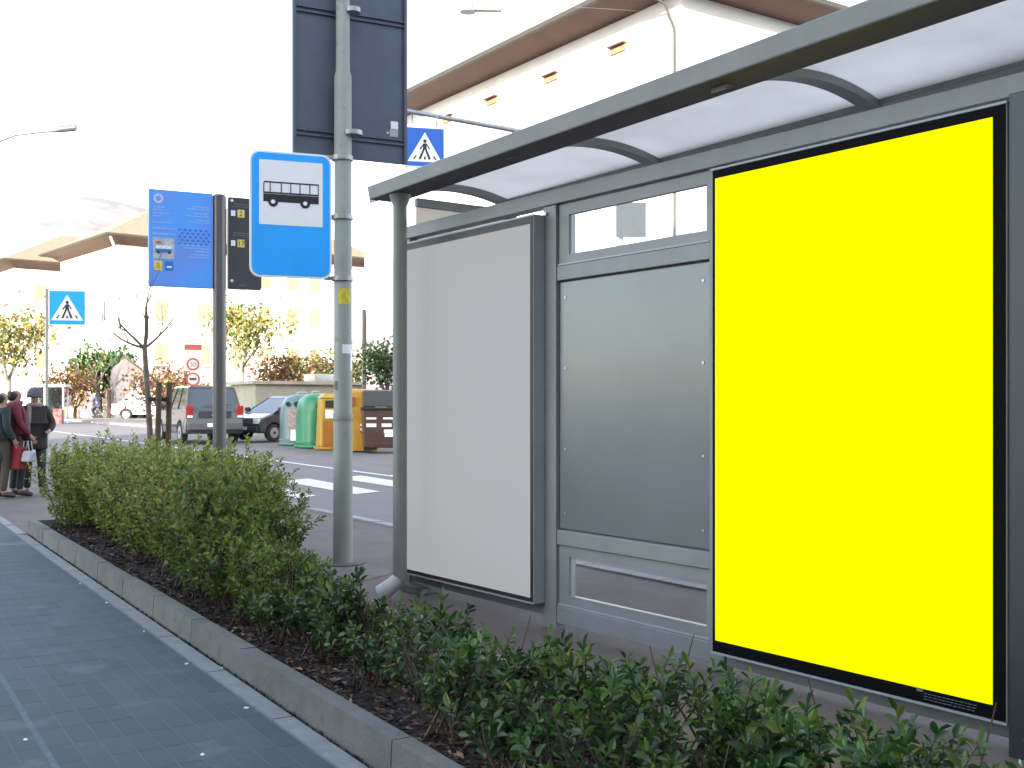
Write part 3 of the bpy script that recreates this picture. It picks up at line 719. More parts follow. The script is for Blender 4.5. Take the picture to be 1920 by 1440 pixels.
def make_shrub(h, r, stems, twigs, nleaf, ll, weights, lean=0.0, bare=0.0, low=0.30, tall=0, pal=None):
    B, D = [], []
    tb = MB()
    for i in range(stems):
        a = random.uniform(0, 6.283); rr = r * math.sqrt(random.random())
        b0 = Vector((random.gauss(0, r * .22), random.gauss(0, r * .22), -0.03))
        tip = Vector((rr * math.cos(a), rr * math.sin(a), h * (1 - 0.28 * (rr / r) ** 2) * random.uniform(0.78, 1.04)))
        mid = (b0 + tip) * 0.5 + Vector((tip.x * .12, tip.y * .12, h * .08)) + Vector((random.gauss(0, .03), random.gauss(0, .03), 0))
        cur = lambda t: b0 * (1 - t) ** 2 + mid * 2 * t * (1 - t) + tip * t * t
        tb.tube([cur(t) for t in (0, .35, .7, 1)], [0.006, 0.005, 0.004, 0.002], 4, cap=False)
        if random.random() < bare: continue
        for k in range(twigs):
            t = low + (1 - low) * (k + random.random()) / twigs
            p = cur(t); out = Vector((p.x, p.y, 0)); out = out.normalized() if out.length > .01 else Vector((1, 0, 0))
            dr = (out * random.uniform(-.1, .9) + Vector((random.gauss(0, .55), random.gauss(0, .55), random.uniform(.25, 1.1)))).normalized()
            tl = random.uniform(.05, .13) * (0.6 + h)
            if k == twigs - 1: p = tip; dr = ((tip - mid).normalized() + Vector((random.gauss(0, .2), random.gauss(0, .2), .2))).normalized()
            e = p + dr * tl
            tb.tube([p, e], [0.0028, 0.0014], 3, cap=False)
            for q in range(nleaf):
                u = (q + 0.6) / nleaf
                an = q * 2.4 + random.uniform(-.4, .4)
                sd = dr.orthogonal(); sd.rotate(Matrix.Rotation(an, 3, dr))
                ld = dr * (0.35 + 0.75 * u) + sd * (0.95 - 0.35 * u) + Vector((0, 0, random.uniform(-.1, .25)))
                B.append(p + (e - p) * u); D.append(ld)
    for i in range(tall):                            # long bare shoots standing above the rest
        b0 = Vector((random.gauss(0, r * .4), random.gauss(0, r * .4), 0)); tip = b0 + Vector((random.gauss(0, .12), random.gauss(0, .12), h * random.uniform(1.05, 1.5)))
        tb.tube([b0, (b0 + tip) / 2 + Vector((random.gauss(0, .02), 0, 0)), tip], [0.0035, 0.003, 0.002], 5, cap=False)
    B = np.array([tuple(b) for b in B]); D = np.array([tuple(d) for d in D]); N = len(B)
    L = rng.uniform(.7, 1.15, N) * ll; W = L * rng.uniform(.20, .27, N)
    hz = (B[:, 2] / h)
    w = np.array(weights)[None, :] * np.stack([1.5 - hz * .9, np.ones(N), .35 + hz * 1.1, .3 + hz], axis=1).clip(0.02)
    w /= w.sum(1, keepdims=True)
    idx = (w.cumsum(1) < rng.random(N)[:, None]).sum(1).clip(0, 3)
    return leaf_mesh('foliage', B, D, L, W, pal or LEAF, idx), tb.mesh('stems', m_twig)
def place_shrub(pr, s, v, label, group, sc=1.0, name='shrub'):
    p = sv(s, v); t = max(0, min(1, v / far_v(s)))
    o = thing(name, label, 'shrub', (p.x, p.y, gz(p.y) + 0.085 + 0.05 * math.sin(math.pi * t)), random.uniform(0, 6.28), group)
    o.scale = (sc, sc, sc * random.uniform(.94, 1.05))
    link('foliage', pr[0], o); link('stems', pr[1], o)
    return o
HLEAF = [mat('hedge_leaf_dark', (0.065, 0.105, 0.026), 0.4, var=0.2, scale=9, trans=0.4),  # hedge leaf tones lightened to stand for sun and bright sky on them
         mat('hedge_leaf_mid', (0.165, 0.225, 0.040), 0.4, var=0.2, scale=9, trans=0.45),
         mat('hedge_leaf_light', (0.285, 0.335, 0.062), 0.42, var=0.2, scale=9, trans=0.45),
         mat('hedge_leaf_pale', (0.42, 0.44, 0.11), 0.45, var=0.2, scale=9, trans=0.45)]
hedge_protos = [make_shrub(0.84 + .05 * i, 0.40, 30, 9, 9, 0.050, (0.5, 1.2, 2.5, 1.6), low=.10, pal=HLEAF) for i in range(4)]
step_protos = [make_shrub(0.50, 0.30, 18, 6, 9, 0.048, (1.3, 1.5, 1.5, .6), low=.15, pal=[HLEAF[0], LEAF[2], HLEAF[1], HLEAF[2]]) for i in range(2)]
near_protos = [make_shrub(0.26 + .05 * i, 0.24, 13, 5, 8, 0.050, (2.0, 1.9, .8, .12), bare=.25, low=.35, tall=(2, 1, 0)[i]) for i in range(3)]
HG, SG, NG = 'dense shrubs of the clipped hedge', 'lower shrubs where the hedge steps down', 'thin young shrubs in front of the shelter'
s = 3.78; k = 0
def along(s): return 'near the tall pole' if s < 4.6 else 'before the information post' if s < 6.2 else 'near the young tree' if s < 7.5 else 'at the end by the standing people'
while s < 8.5:
    for v, row in ((0.30, 'kerb side'), (0.52, 'front'), (0.84, 'middle'), (1.13, 'back')):
        if v > 1.0 and s < 3.9 or v < .4 and s < 7.4: continue
        place_shrub(hedge_protos[k % 4], s + random.uniform(-.06, .06), v + random.uniform(-.05, .05),
                    'dense yellow green hedge shrub, %s row, %s' % (row, along(s)), HG, random.uniform(.80, .92)); k += 1
    s += 0.40
for s, v, sc in ((3.52, .42, 1.45), (3.40, .84, 1.1), (3.18, .40, 1.3), (3.10, .70, 1.05), (2.98, .92, .5), (2.82, .38, 1.1), (2.66, .64, .72), (2.46, .34, 1.0), (2.28, .62, .6), (2.10, .34, .9), (1.90, .60, .6), (1.74, .36, .82)):
    place_shrub(step_protos[k % 2], s, v, 'low mid green shrub %s where the hedge steps down' % ('along the concrete kerb side' if v < .7 else 'along the brown kerb side'), SG, sc); k += 1
def below(s): return 'grey poster' if s > .9 else 'blank metal panel' if s > -.4 else 'yellow poster' if s > -1.9 else 'small print of the yellow poster'
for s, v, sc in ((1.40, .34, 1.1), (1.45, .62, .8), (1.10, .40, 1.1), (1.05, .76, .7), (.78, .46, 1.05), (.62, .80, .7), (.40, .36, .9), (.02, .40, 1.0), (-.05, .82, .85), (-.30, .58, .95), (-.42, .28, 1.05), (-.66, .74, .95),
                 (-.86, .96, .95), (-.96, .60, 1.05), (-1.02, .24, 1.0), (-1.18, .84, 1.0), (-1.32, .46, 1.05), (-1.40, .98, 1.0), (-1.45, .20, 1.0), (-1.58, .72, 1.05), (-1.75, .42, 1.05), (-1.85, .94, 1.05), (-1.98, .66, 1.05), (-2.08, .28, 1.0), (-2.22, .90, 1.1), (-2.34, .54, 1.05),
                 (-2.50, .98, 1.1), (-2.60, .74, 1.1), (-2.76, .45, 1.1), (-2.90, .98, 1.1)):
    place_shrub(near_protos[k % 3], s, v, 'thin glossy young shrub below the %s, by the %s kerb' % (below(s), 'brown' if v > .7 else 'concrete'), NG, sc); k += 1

# trees
def grow(mb, p, d, ln, r, depth, tips, up=0.25, spread=0.7, segs=3, kids=(2, 3)):
    pts = [p]; rads = [r]
    for i in range(segs):
        d = (d + Vector((random.gauss(0, .12), random.gauss(0, .12), up * .25))).normalized()
        p = p + d * ln / segs; pts.append(p); rads.append(r * (1 - .45 * (i + 1) / segs))
    mb.tube(pts, rads, 7 if r > .03 else 5, cap=False)
    for q in pts[1:]: tips.append((q, d, depth))
    if depth <= 0: return
    n_ = random.randint(*kids)
    for i in range(n_):
        sd = d.orthogonal().normalized(); sd.rotate(Matrix.Rotation(6.283 * i / n_ + random.uniform(-.5, .5), 3, d))
        nd = (d + sd * spread * random.uniform(.7, 1.3) + Vector((0, 0, up))).normalized()
        grow(mb, pts[-1] if i == 0 else pts[-1 - (i % 2)], nd, ln * random.uniform(.6, .85), rads[-1] * .8, depth - 1, tips, up, spread, segs, kids)
def tree(name, label, loc, h0, r0_, ln, depth, bark, leafmats=None, nl=0, ll=.08, cloud=.35, up=.25, spread=.7, group=None, lw=None):
    t = thing(name, label, 'tree', loc, 0, group)
    tips = []; tr = MB()
    tr.tube([(0, 0, -.05), (random.gauss(0, .02), 0, h0 * .5), (random.gauss(0, .03), 0, h0)], [r0_ * 1.15, r0_, r0_ * .85], 10)
    tr.build('trunk', bark, t, smooth=True)
    br = MB(); n_ = 4
    for i in range(n_):
        a = 6.283 * i / n_ + random.uniform(-.4, .4)
        grow(br, Vector((0, 0, h0 * random.uniform(.93, 1.0))), Vector((math.cos(a) * spread, math.sin(a) * spread, .75)).normalized(), ln, r0_ * .5, depth, tips, up, spread)
    br.build('limbs', bark, t, smooth=True)
    if nl:
        tp = [q for q in tips if q[2] <= 1]
        ch = [random.choice(tp) for _ in range(nl)]
        B = np.array([tuple(q[0]) for q in ch]) + rng.normal(size=(nl, 3)) * cloud
        D = rng.normal(size=(nl, 3)) + np.array([0, 0, -.2]); L = rng.uniform(.6, 1.2, nl) * ll
        lw_ = lw or [1] * len(leafmats); pr = np.array(lw_) / sum(lw_)
        link('crown', leaf_mesh('crown', B, D, L, L * .3, leafmats, rng.choice(len(leafmats), nl, p=pr)), t)
    return t
m_bark = mat('bark', (0.115, 0.085, 0.065), 0.85, var=0.3, scale=14, bump=0.5, bscale=40)
m_barkpale = mat('pale_bark', (0.30, 0.26, 0.20), 0.8, var=0.25, scale=6)
random.seed(21)
tp_ = sv(7.68, 1.08)
bt = thing('young_tree', 'bare young street tree rising out of the hedge', 'tree', (tp_.x, tp_.y, gz(tp_.y)))
mb = MB(); mb.tube([(0.03, 0, 0), (0.0, 0, .8), (-.04, 0, 1.5), (-.075, 0, 2.02)], [.038, .033, .029, .027], 10); m_barkgrey = mat('grey_bark', (.20, .16, .125), .85, var=.25, scale=14, bump=.4, bscale=40); mb.build('trunk', m_barkgrey, bt, smooth=True)
mb = MB(); tips = []
for dx, dz, ln in ((-.55, .65, .42), (.10, 1, .55), (.35, .75, .40), (-.85, .25, .30), (.62, .45, .34)):
    grow(mb, Vector((-.075, 0, 1.98)), Vector((dx, random.uniform(-.3, .3), dz)).normalized(), ln * .82, .017, 3, tips, .22, .55)
mb.build('limbs', m_barkgrey, bt, smooth=True)
st = thing('tree_stake', 'pair of brown wooden stakes tied to the young bare tree', 'stake', (tp_.x, tp_.y, gz(tp_.y)))
m_stake = mat('stake_wood', (0.13, 0.085, 0.05), 0.8, var=0.3, scale=12, bump=.3)
for x, y, xt in ((.06, -.06, .10), (.14, .06, .17)): MB().tube([(x, y, 0), (xt, y, 1.62)], .030, 10).build('stake', m_stake, st, smooth=True)
MB().box(-.02, .20, -.03, .0, 1.42, 1.46).build('tie', m_seam, st)

m_ylw = [mat('leaf_autumn_yellow', (0.34, 0.30, 0.06), .6, var=.3, trans=.3), mat('leaf_autumn_green', (0.16, 0.19, 0.05), .6, var=.3, trans=.3), mat('leaf_autumn_red', (0.22, 0.10, 0.05), .6, var=.3, trans=.3)]
m_rust = [mat('leaf_rust', (0.17, 0.08, 0.04), .6, var=.3, trans=.25), m_ylw[0], m_ylw[2]]
def gtree(px, Y, top_py, label, mats_, nl, name='garden_tree', bark=m_barkpale, lw=None, trunk=.38, spread=.6, ll=.30, cloud=.4, group='garden trees in front of the houses'):
    p = atY(px, Y, gz(Y)); H = zat(top_py, Y) - gz(Y)
    return tree(name, label, p, H * trunk, H * .022 + .04, H * (1 - trunk) * .44, 2, bark, mats_, nl, ll, cloud, .3, spread, group, lw)
gtree(15, 52, 560, 'yellow leaved tree in front of the left cream house', m_ylw, 1500, lw=(3, 2, .6), spread=.85, ll=.26, cloud=.5)
gtree(452, 55, 565, 'yellow leaved tree with pale forked trunk behind the minivan', m_ylw, 1150, lw=(3, 1.6, .2), ll=.26, trunk=.45, spread=.5, cloud=.42)
gtree(188, 76, 655, 'dark evergreen garden tree behind the cyclist', LEAF[:3], 1900, lw=(3, 2, 1), bark=m_bark, ll=.36, trunk=.3)
gtree(178, 72, 640, 'thin bare tree beside the dark evergreen', [m_bark], 0, bark=m_bark)
gtree(522, 60, 668, 'rust brown leaved small tree beyond the parked cars', m_rust, 1000, lw=(3, 1, 2), ll=.24, bark=m_bark, trunk=.4)
gtree(572, 64, 665, 'pale yellow small tree beyond the teal bin', m_ylw, 1300, lw=(3, 1, .5), ll=.24, trunk=.35)
gtree(618, 56, 658, 'brown leaved garden tree behind the tall pole', m_rust + [LEAF[1]], 1250, lw=(3, 1, 1, 2), ll=.22, bark=m_bark, trunk=.35)
gtree(672, 58, 662, 'small yellow green tree against the right house', m_ylw, 900, lw=(1, 3, 0.1), ll=.22, trunk=.3)
gtree(728, 36, 650, 'small dark evergreen bush tree behind the brown bin', LEAF[:2], 1200, bark=m_bark, ll=.16, trunk=.5, spread=.4, cloud=.25)
for px, py, Y in ((108, 700, 70), (140, 690, 72), (305, 690, 62), (325, 700, 60)):
    gtree(px, Y, py, {108: 'rust coloured garden bush behind the glass kiosk', 140: 'rust coloured garden bush beside the dark evergreen', 305: 'brown twiggy garden bush behind the tree stakes', 325: 'brown twiggy garden bush behind the minivan front'}[px], m_rust, 900, 'garden_bush', m_bark, (3, 1, 2), .2, .7, .24, .45, 'garden bushes along the far wall')

# ------------------------------------------------------------------ houses
m_wallw = mat('white_stucco', (0.72, 0.70, 0.66), 0.9, var=0.05, scale=1.0, bump=0.1, bscale=30)
m_wallc = mat('cream_stucco', (0.74, 0.70, 0.64), 0.9, var=0.06, scale=0.8, bump=0.1, bscale=30)
m_wallshade = mat('pink_wall_shade', (0.58, 0.49, 0.46), 0.9, var=0.08, scale=1.2)  # pink tone painted for the shade low on the right house wall
m_soffit = mat('brown_soffit', (0.088, 0.042, 0.030), 0.8, var=0.12, scale=1.5)
m_soffit2 = mat('tan_soffit', (0.11, 0.065, 0.042), 0.8, var=0.12, scale=1.5)
m_roof = mat('roof_tiles', (0.22, 0.15, 0.10), 0.85, var=0.18, scale=3, bump=.3, bscale=12)
m_gut = mat('gutter_copper', (0.055, 0.048, 0.034), 0.6, var=0.15, scale=5)
m_shut = mat('shutter_wood', (0.34, 0.21, 0.14), 0.7, var=0.15, scale=5)
m_pane = mat('house_pane', (0.05, 0.06, 0.07), 0.08, var=0, spec=.6)
m_frame = mat('window_frame_white', (0.6, 0.58, 0.54), 0.6, var=0)
m_slot = mat('vent_terracotta', (0.33, 0.18, 0.09), 0.8, var=.15)
def rings(mb, Lx, Ly, prof):
    n_ = len(prof)
    for o_, z in prof: mb.v += [(-o_, -o_, z), (Lx + o_, -o_, z), (Lx + o_, Ly + o_, z), (-o_, Ly + o_, z)]
    for i in range(n_ - 1):
        for k in range(4): mb.f.append((4 * i + k, 4 * i + (k + 1) % 4, 4 * i + 4 + (k + 1) % 4, 4 * i + 4 + k)); mb.m.append(0)
def house(label, loc, rz, Lx, Ly, zw, prof, rise, wall, soff, shade_band=None, name='house'):
    h = thing(name, label, 'house', loc, rz)
    MB().box(0, Lx, 0, Ly, -.5, zw).build('wall', wall, h)
    if shade_band: MB().box(-.03, Lx + .03, -.03, Ly + .03, -.4, shade_band[0]).build('shade_band', shade_band[1], h)  # band of painted shade around the lower wall
    mb = MB(); rings(mb, Lx, Ly, prof); mb.build('eaves', soff, h, smooth=True)
    o_, z = prof[-1]
    mb = MB(); rings(mb, Lx, Ly, [(o_ + .005, z), (o_ + .08, z + .02), (o_ + .10, z + .13), (o_ + .02, z + .13)]); mb.build('gutter', m_gut, h)
    m_ = min(Lx, Ly) / 2
    mb = MB(); e = o_ + .04
    if Lx < Ly: rp = [(Lx / 2, m_, z + rise), (Lx / 2, Ly - m_, z + rise)]; fs = [(0, 1, 4), (1, 2, 5, 4), (2, 3, 5), (3, 0, 4, 5)]
    else: rp = [(m_, Ly / 2, z + rise), (Lx - m_, Ly / 2, z + rise)]; fs = [(0, 1, 5, 4), (1, 2, 5), (2, 3, 4, 5), (3, 0, 4)]
    mb.add([(-e, -e, z + .12), (Lx + e, -e, z + .12), (Lx + e, Ly + e, z + .12), (-e, Ly + e, z + .12)] + rp, fs + [(3, 2, 1, 0)])
    h_roof = mb.build('roof', m_roof, h)
    return h, h_roof
def window(h, face, a, z0, w, hh, shut=True, closed=False):
    # face 'x0' looks along -x, face 'y0' looks along -y; local u runs along the wall
    def B_(u0, u1, o0, o1, za, zb_): return MB().box(-o1, -o0, u0, u1, za, zb_) if face == 'x0' else MB().box(u0, u1, -o1, -o0, za, zb_)
    wf = B_(a - w / 2 - .08, a + w / 2 + .08, .002, .06, z0 - .08, z0 + hh + .08).build('window', m_frame, h)
    if closed:
        for s_ in (-1, 1): B_(a + (0.01 if s_ > 0 else -w / 2), a + (w / 2 if s_ > 0 else -0.01), .065, .11, z0, z0 + hh).build('shutter', m_shut, wf)
    else:
        B_(a - w / 2, a + w / 2, .062, .07, z0, z0 + hh).build('pane', m_pane, wf)
        B_(a - .03, a + .03, .072, .09, z0, z0 + hh).build('mullion', m_frame, wf)
        if shut:
            for s_ in (-1, 1):
                u = a + s_ * (w / 2 + .10 + w / 4); B_(u - w / 4, u + w / 4, .062, .11, z0 - .03, z0 + hh + .03).build('shutter', m_shut, wf)
    B_(a - w / 2 - .15, a + w / 2 + .15, .062, .22, z0 - .16, z0 - .085).build('sill', m_frame, wf)
# right house across the road
gy = gz(33)
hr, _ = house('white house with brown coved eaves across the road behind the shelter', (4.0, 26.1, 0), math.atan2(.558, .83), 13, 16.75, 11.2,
              [(0, 11.13), (.5, 11.16), (1.0, 11.28)], 3.0, m_wallw, m_soffit, (4.6, m_wallshade))
for px, py in ((842, 226), (925, 192), (1036, 149), (1162, 95)):
    r_ = (px - CX) / FPX; q = (r_ * 40 + 5.32) / (.558 + .83 * r_); yl = 16.75 - q; Yw = 40 - .83 * q; z = zat(py, Yw)
    v_ = MB().box(-.05, -.002, yl - .28, yl + .28, z - .06, z + .10).build('vent', m_slot, hr)
    MB().box(-.14, -.003, yl - .31, yl + .31, z + .11, z + .15).build('vent_hood', m_soffit, v_)
v_ = MB().box(1.9, 2.4, -.05, -.002, 9.2, 9.35).build('vent', m_slot, hr)
MB().tube([(-.10, .12, 0), (-.10, .12, 10.3), (-.3, .25, 10.9), (-1.0, .7, 11.3)], .035, 8).build('downpipe', m_gut, hr, smooth=True)
MB().tube([(-.10, 16.62, 0), (-.10, 16.62, 4.6), (-.10, 16.62, 4.8)], .07, 8).build('downpipe', m_dark, hr, smooth=True)  # second pipe cut short where glare hides its upper part
for a_ in (2.6, 6.4, 10.2, 14.0):
    if a_ < 12: window(hr, 'x0', a_, 1.5, 1.1, 1.7, True, True)
for a_ in (2.5, 6.5, 10.5):
    for z in (1.5, 6.9): window(hr, 'y0', a_, z, 1.1, 1.7)
# cream house at the end of the street
Yh = 78.0; hx = atY(222, Yh)
h1, r1 = house('cream house with wide tan eaves and orange shutters behind the signs', (hx.x, hx.y, 0), math.atan2(.64, .77), 20.5, 12.6, zat(447, Yh) - .35,
               [(0, zat(447, Yh) - .45), (.5, zat(447, Yh) - .1), (1.25, zat(447, Yh) + .05)], 4.2, m_wallc, m_soffit2)
def facex(px):                                       # distance along the right face for a picture column
    r_ = (px - CX) / FPX; return (r_ * Yh - hx.x) / (.77 - .64 * r_)
for px in (302, 381, 440, 497, 548, 590, 645):
    q = facex(px)
    for z in (1.4, 4.3, 7.4, 10.3): window(h1, 'y0', q, z, 1.0, 1.45, False, True)
for q in (2.8, 6.3, 9.8):
    for z in (1.4, 4.3, 7.4, 10.3): window(h1, 'x0', q, z, .85, 1.4, False, z not in (7.4,))
MB().box(8, 8.9, 5, 5.9, zat(447, Yh) + 2.6, zat(447, Yh) + 5.2).build('chimney', m_wallc, r1)
MB().box(14, 14.7, 4.4, 5.1, zat(447, Yh) + 1.6, zat(447, Yh) + 4.4).build('chimney', m_wallc, r1)
MB().tube([(-.1, -.1, 0), (-.1, -.1, zat(447, Yh) - 1.2), (-.9, -.9, zat(447, Yh))], .09, 8).build('downpipe', m_wallw, h1)
# house further left
Yl = 98.0; hx2 = atY(28, Yl)
h0, r0b = house('pale house with brown eaves further down the street at the left', (hx2.x, hx2.y, 0), math.atan2(.64, .77), 16, 12, zat(492, Yl) - .4,
                [(0, zat(492, Yl) - .5), (.6, zat(492, Yl) - .1), (1.3, zat(492, Yl) + .05)], 3.6, m_wallc, m_soffit2)
for q in (2.2, 5.0, 8.0, 11):
    for z in (1.5, 4.6, 7.8, 10.6): window(h0, 'y0', q, z, 1.1, 1.5, False, True)
for q in (3, 7):
    for z in (1.5, 4.6, 7.8, 10.6): window(h0, 'x0', q, z, 1.1, 1.5, False, True)
# apartment block on the camera's side of the street, whose shade covers the stop
ab = thing('apartment_block', 'tall plain apartment block on the near side of the street', 'building', (-30, -34, 0))
MB().box(0, 80, 0, 20, 0, 18.6).build('wall', mat('block_stucco', (0.42, 0.36, 0.30), .9, var=.08, scale=.5), ab)
MB().box(0, 12.5, 2, 19.9, 18.91, 24.0).build('shade_tower', MATS['block_stucco'], ab)  # unseen taller part, added to shade the zone sign and lower house wall
for i in range(18):
    for j in range(5):
        w_ = MB().box(3 + i * 4.2, 4.3 + i * 4.2, 20.002, 20.06, 1.4 + j * 3.4, 3.1 + j * 3.4).build('window', m_frame, ab)
        MB().box(3.1 + i * 4.2, 4.2 + i * 4.2, 20.062, 20.08, 1.5 + j * 3.4, 3.0 + j * 3.4).build('pane', m_pane, w_)
MB().box(-.5, 80.5, -.5, 20.5, 18.602, 18.9).build('roof', m_roof, ab)
# garden wall, gate piers, kiosk, sheds
m_gw = mat('garden_wall', (0.30, 0.27, 0.23), .9, var=.15, scale=2, bump=.2); m_pier = mat('brick_pier', (0.26, 0.13, 0.09), .9, var=.2, scale=6)
p0, p1 = atY(96, 84), atY(345, 66)
dv = (p1 - p0); ang_ = math.atan2(dv.y, dv.x); Lw = dv.length
gw = thing('garden_wall', 'low garden wall with brick piers and railings behind the cyclist', 'wall', (p0.x, p0.y, gz(78)), ang_)
MB().box(0, Lw, 0, .25, -.4, .75).build('base', m_gw, gw)
n_ = 8
for i in range(n_ + 1):
    x = Lw * i / n_; pr = MB().box(x - .22, x + .22, -.08, .33, -.4, 1.9).build('pier', m_pier, gw); MB().box(x - .28, x + .28, -.14, .39, 1.902, 2.0).build('cap', m_gw, pr)
for i in range(n_):
    x0, x1 = Lw * i / n_ + .25, Lw * (i + 1) / n_ - .25; mb = MB()
    for z in (.95, 1.65): mb.box(x0, x1, .11, .14, z, z + .04)
    x = x0
    while x < x1: mb.box(x, x + .03, .112, .138, .752, 1.75); x += .16
    mb.build('railing', m_dark, gw)
ksp = atY(84, 60)
ks = thing('phone_kiosk', 'pale blue framed glass kiosk beside the crossing sign pole', 'kiosk', (ksp.x, ksp.y, gz(60)), R(10))
m_kb = mat('kiosk_frame', (0.35, 0.45, 0.55), .5, var=.05)
for x in (-.95, 0, .95):
    for y in (0, 1.1): MB().box(x - .04, x + .04, y - .04, y + .04, 0, 2.0).build('post', m_kb, ks)
MB().box(-1.1, 1.1, -.15, 1.25, 2.002, 2.14).build('roof', mat('kiosk_roof', (.5, .5, .48), .6, var=.1), ks)
for x in (-.91, .04): MB().box(x, x + .87, .0, .012, .3, 1.95).build('pane', glass('kiosk_glass', (.35, .42, .46), .12), ks)
MB().box(.55, .95, -.45, -.12, 0, .8).build('red_box', mat('red_box', (.40, .03, .03), .5, var=.1), ks)
shp = atY(262, 74)
shd = thing('garden_shed', 'grey garden shed with a sloping roof beside the white van', 'shed', (shp.x, shp.y, gz(74)), R(28))
mb = MB(); mb.prism([(-1.6, 0, 0), (1.9, 0, 0), (1.9, 0, 1.9), (-.9, 0, 4.0), (-1.6, 0, 3.3)], (0, 3, 0)); mb.build('wall', mat('shed_wall', (.15, .13, .135), .9, var=.1), shd)
MB().prism([(1.95, -.2, 1.95), (1.95, -.2, 2.03), (-.9, -.2, 4.12), (-.9, -.2, 4.03)], (0, 3.4, 0)).build('roof', m_soffit2, shd)
gp = atY(545, 48)
gr = thing('garage', 'low grey green flat roofed garage behind the recycling bins', 'garage', (gp.x, gp.y, gz(48)), math.atan2(.558, .83))
MB().box(-1.6, 3.4, 0, 3, -.2, 2.0).build('wall', mat('garage_wall', (.23, .23, .19), .9, var=.12, scale=2), gr)
MB().box(-1.8, 3.6, -.2, 3.2, 2.002, 2.14).build('roof', m_gw, gr)
MB().box(1.4, 2.6, 0.6, 1.8, 2.142, 2.5).build('roof_box', m_steel, gr)
w2p = atY(660, 44)
w2 = thing('hedge_wall', 'pale garden wall running behind the bins to the right house', 'wall', (w2p.x, w2p.y, gz(44)), math.atan2(.83, -.558))
MB().box(-2.5, 12, 0, .25, -.2, 1.5).build('base', mat('pale_wall', (.50, .45, .36), .9, var=.1), w2)
MB().box(-2.55, 12.05, -.05, .30, 1.502, 1.6).build('cap', m_gw, w2)
# wooded hill far away
mb = MB(); nx, ny = 60, 10
for i in range(nx + 1):
    for j in range(ny + 1):
        x = -1900 + 2100 * i / nx; t = j / ny
        ridge = 262 + 26 * math.sin(i * .31) + 14 * math.sin(i * .83 + 1) - max(0, (x + 480)) * .42
        mb.v.append((x, 900 + 500 * t, max(-20, ridge) * math.sin(t * math.pi / 2) ** .8 + random.uniform(-4, 4) * t - 6))
for i in range(nx):
    for j in range(ny): a_ = i * (ny + 1) + j; mb.f.append((a_, a_ + 1, a_ + ny + 2, a_ + ny + 1)); mb.m.append(0)
tag(mb.build('hill', mat('winter_wood', (.215, .198, .20), .95, var=.25, scale=.02, bump=.0), smooth=True), kind='structure')
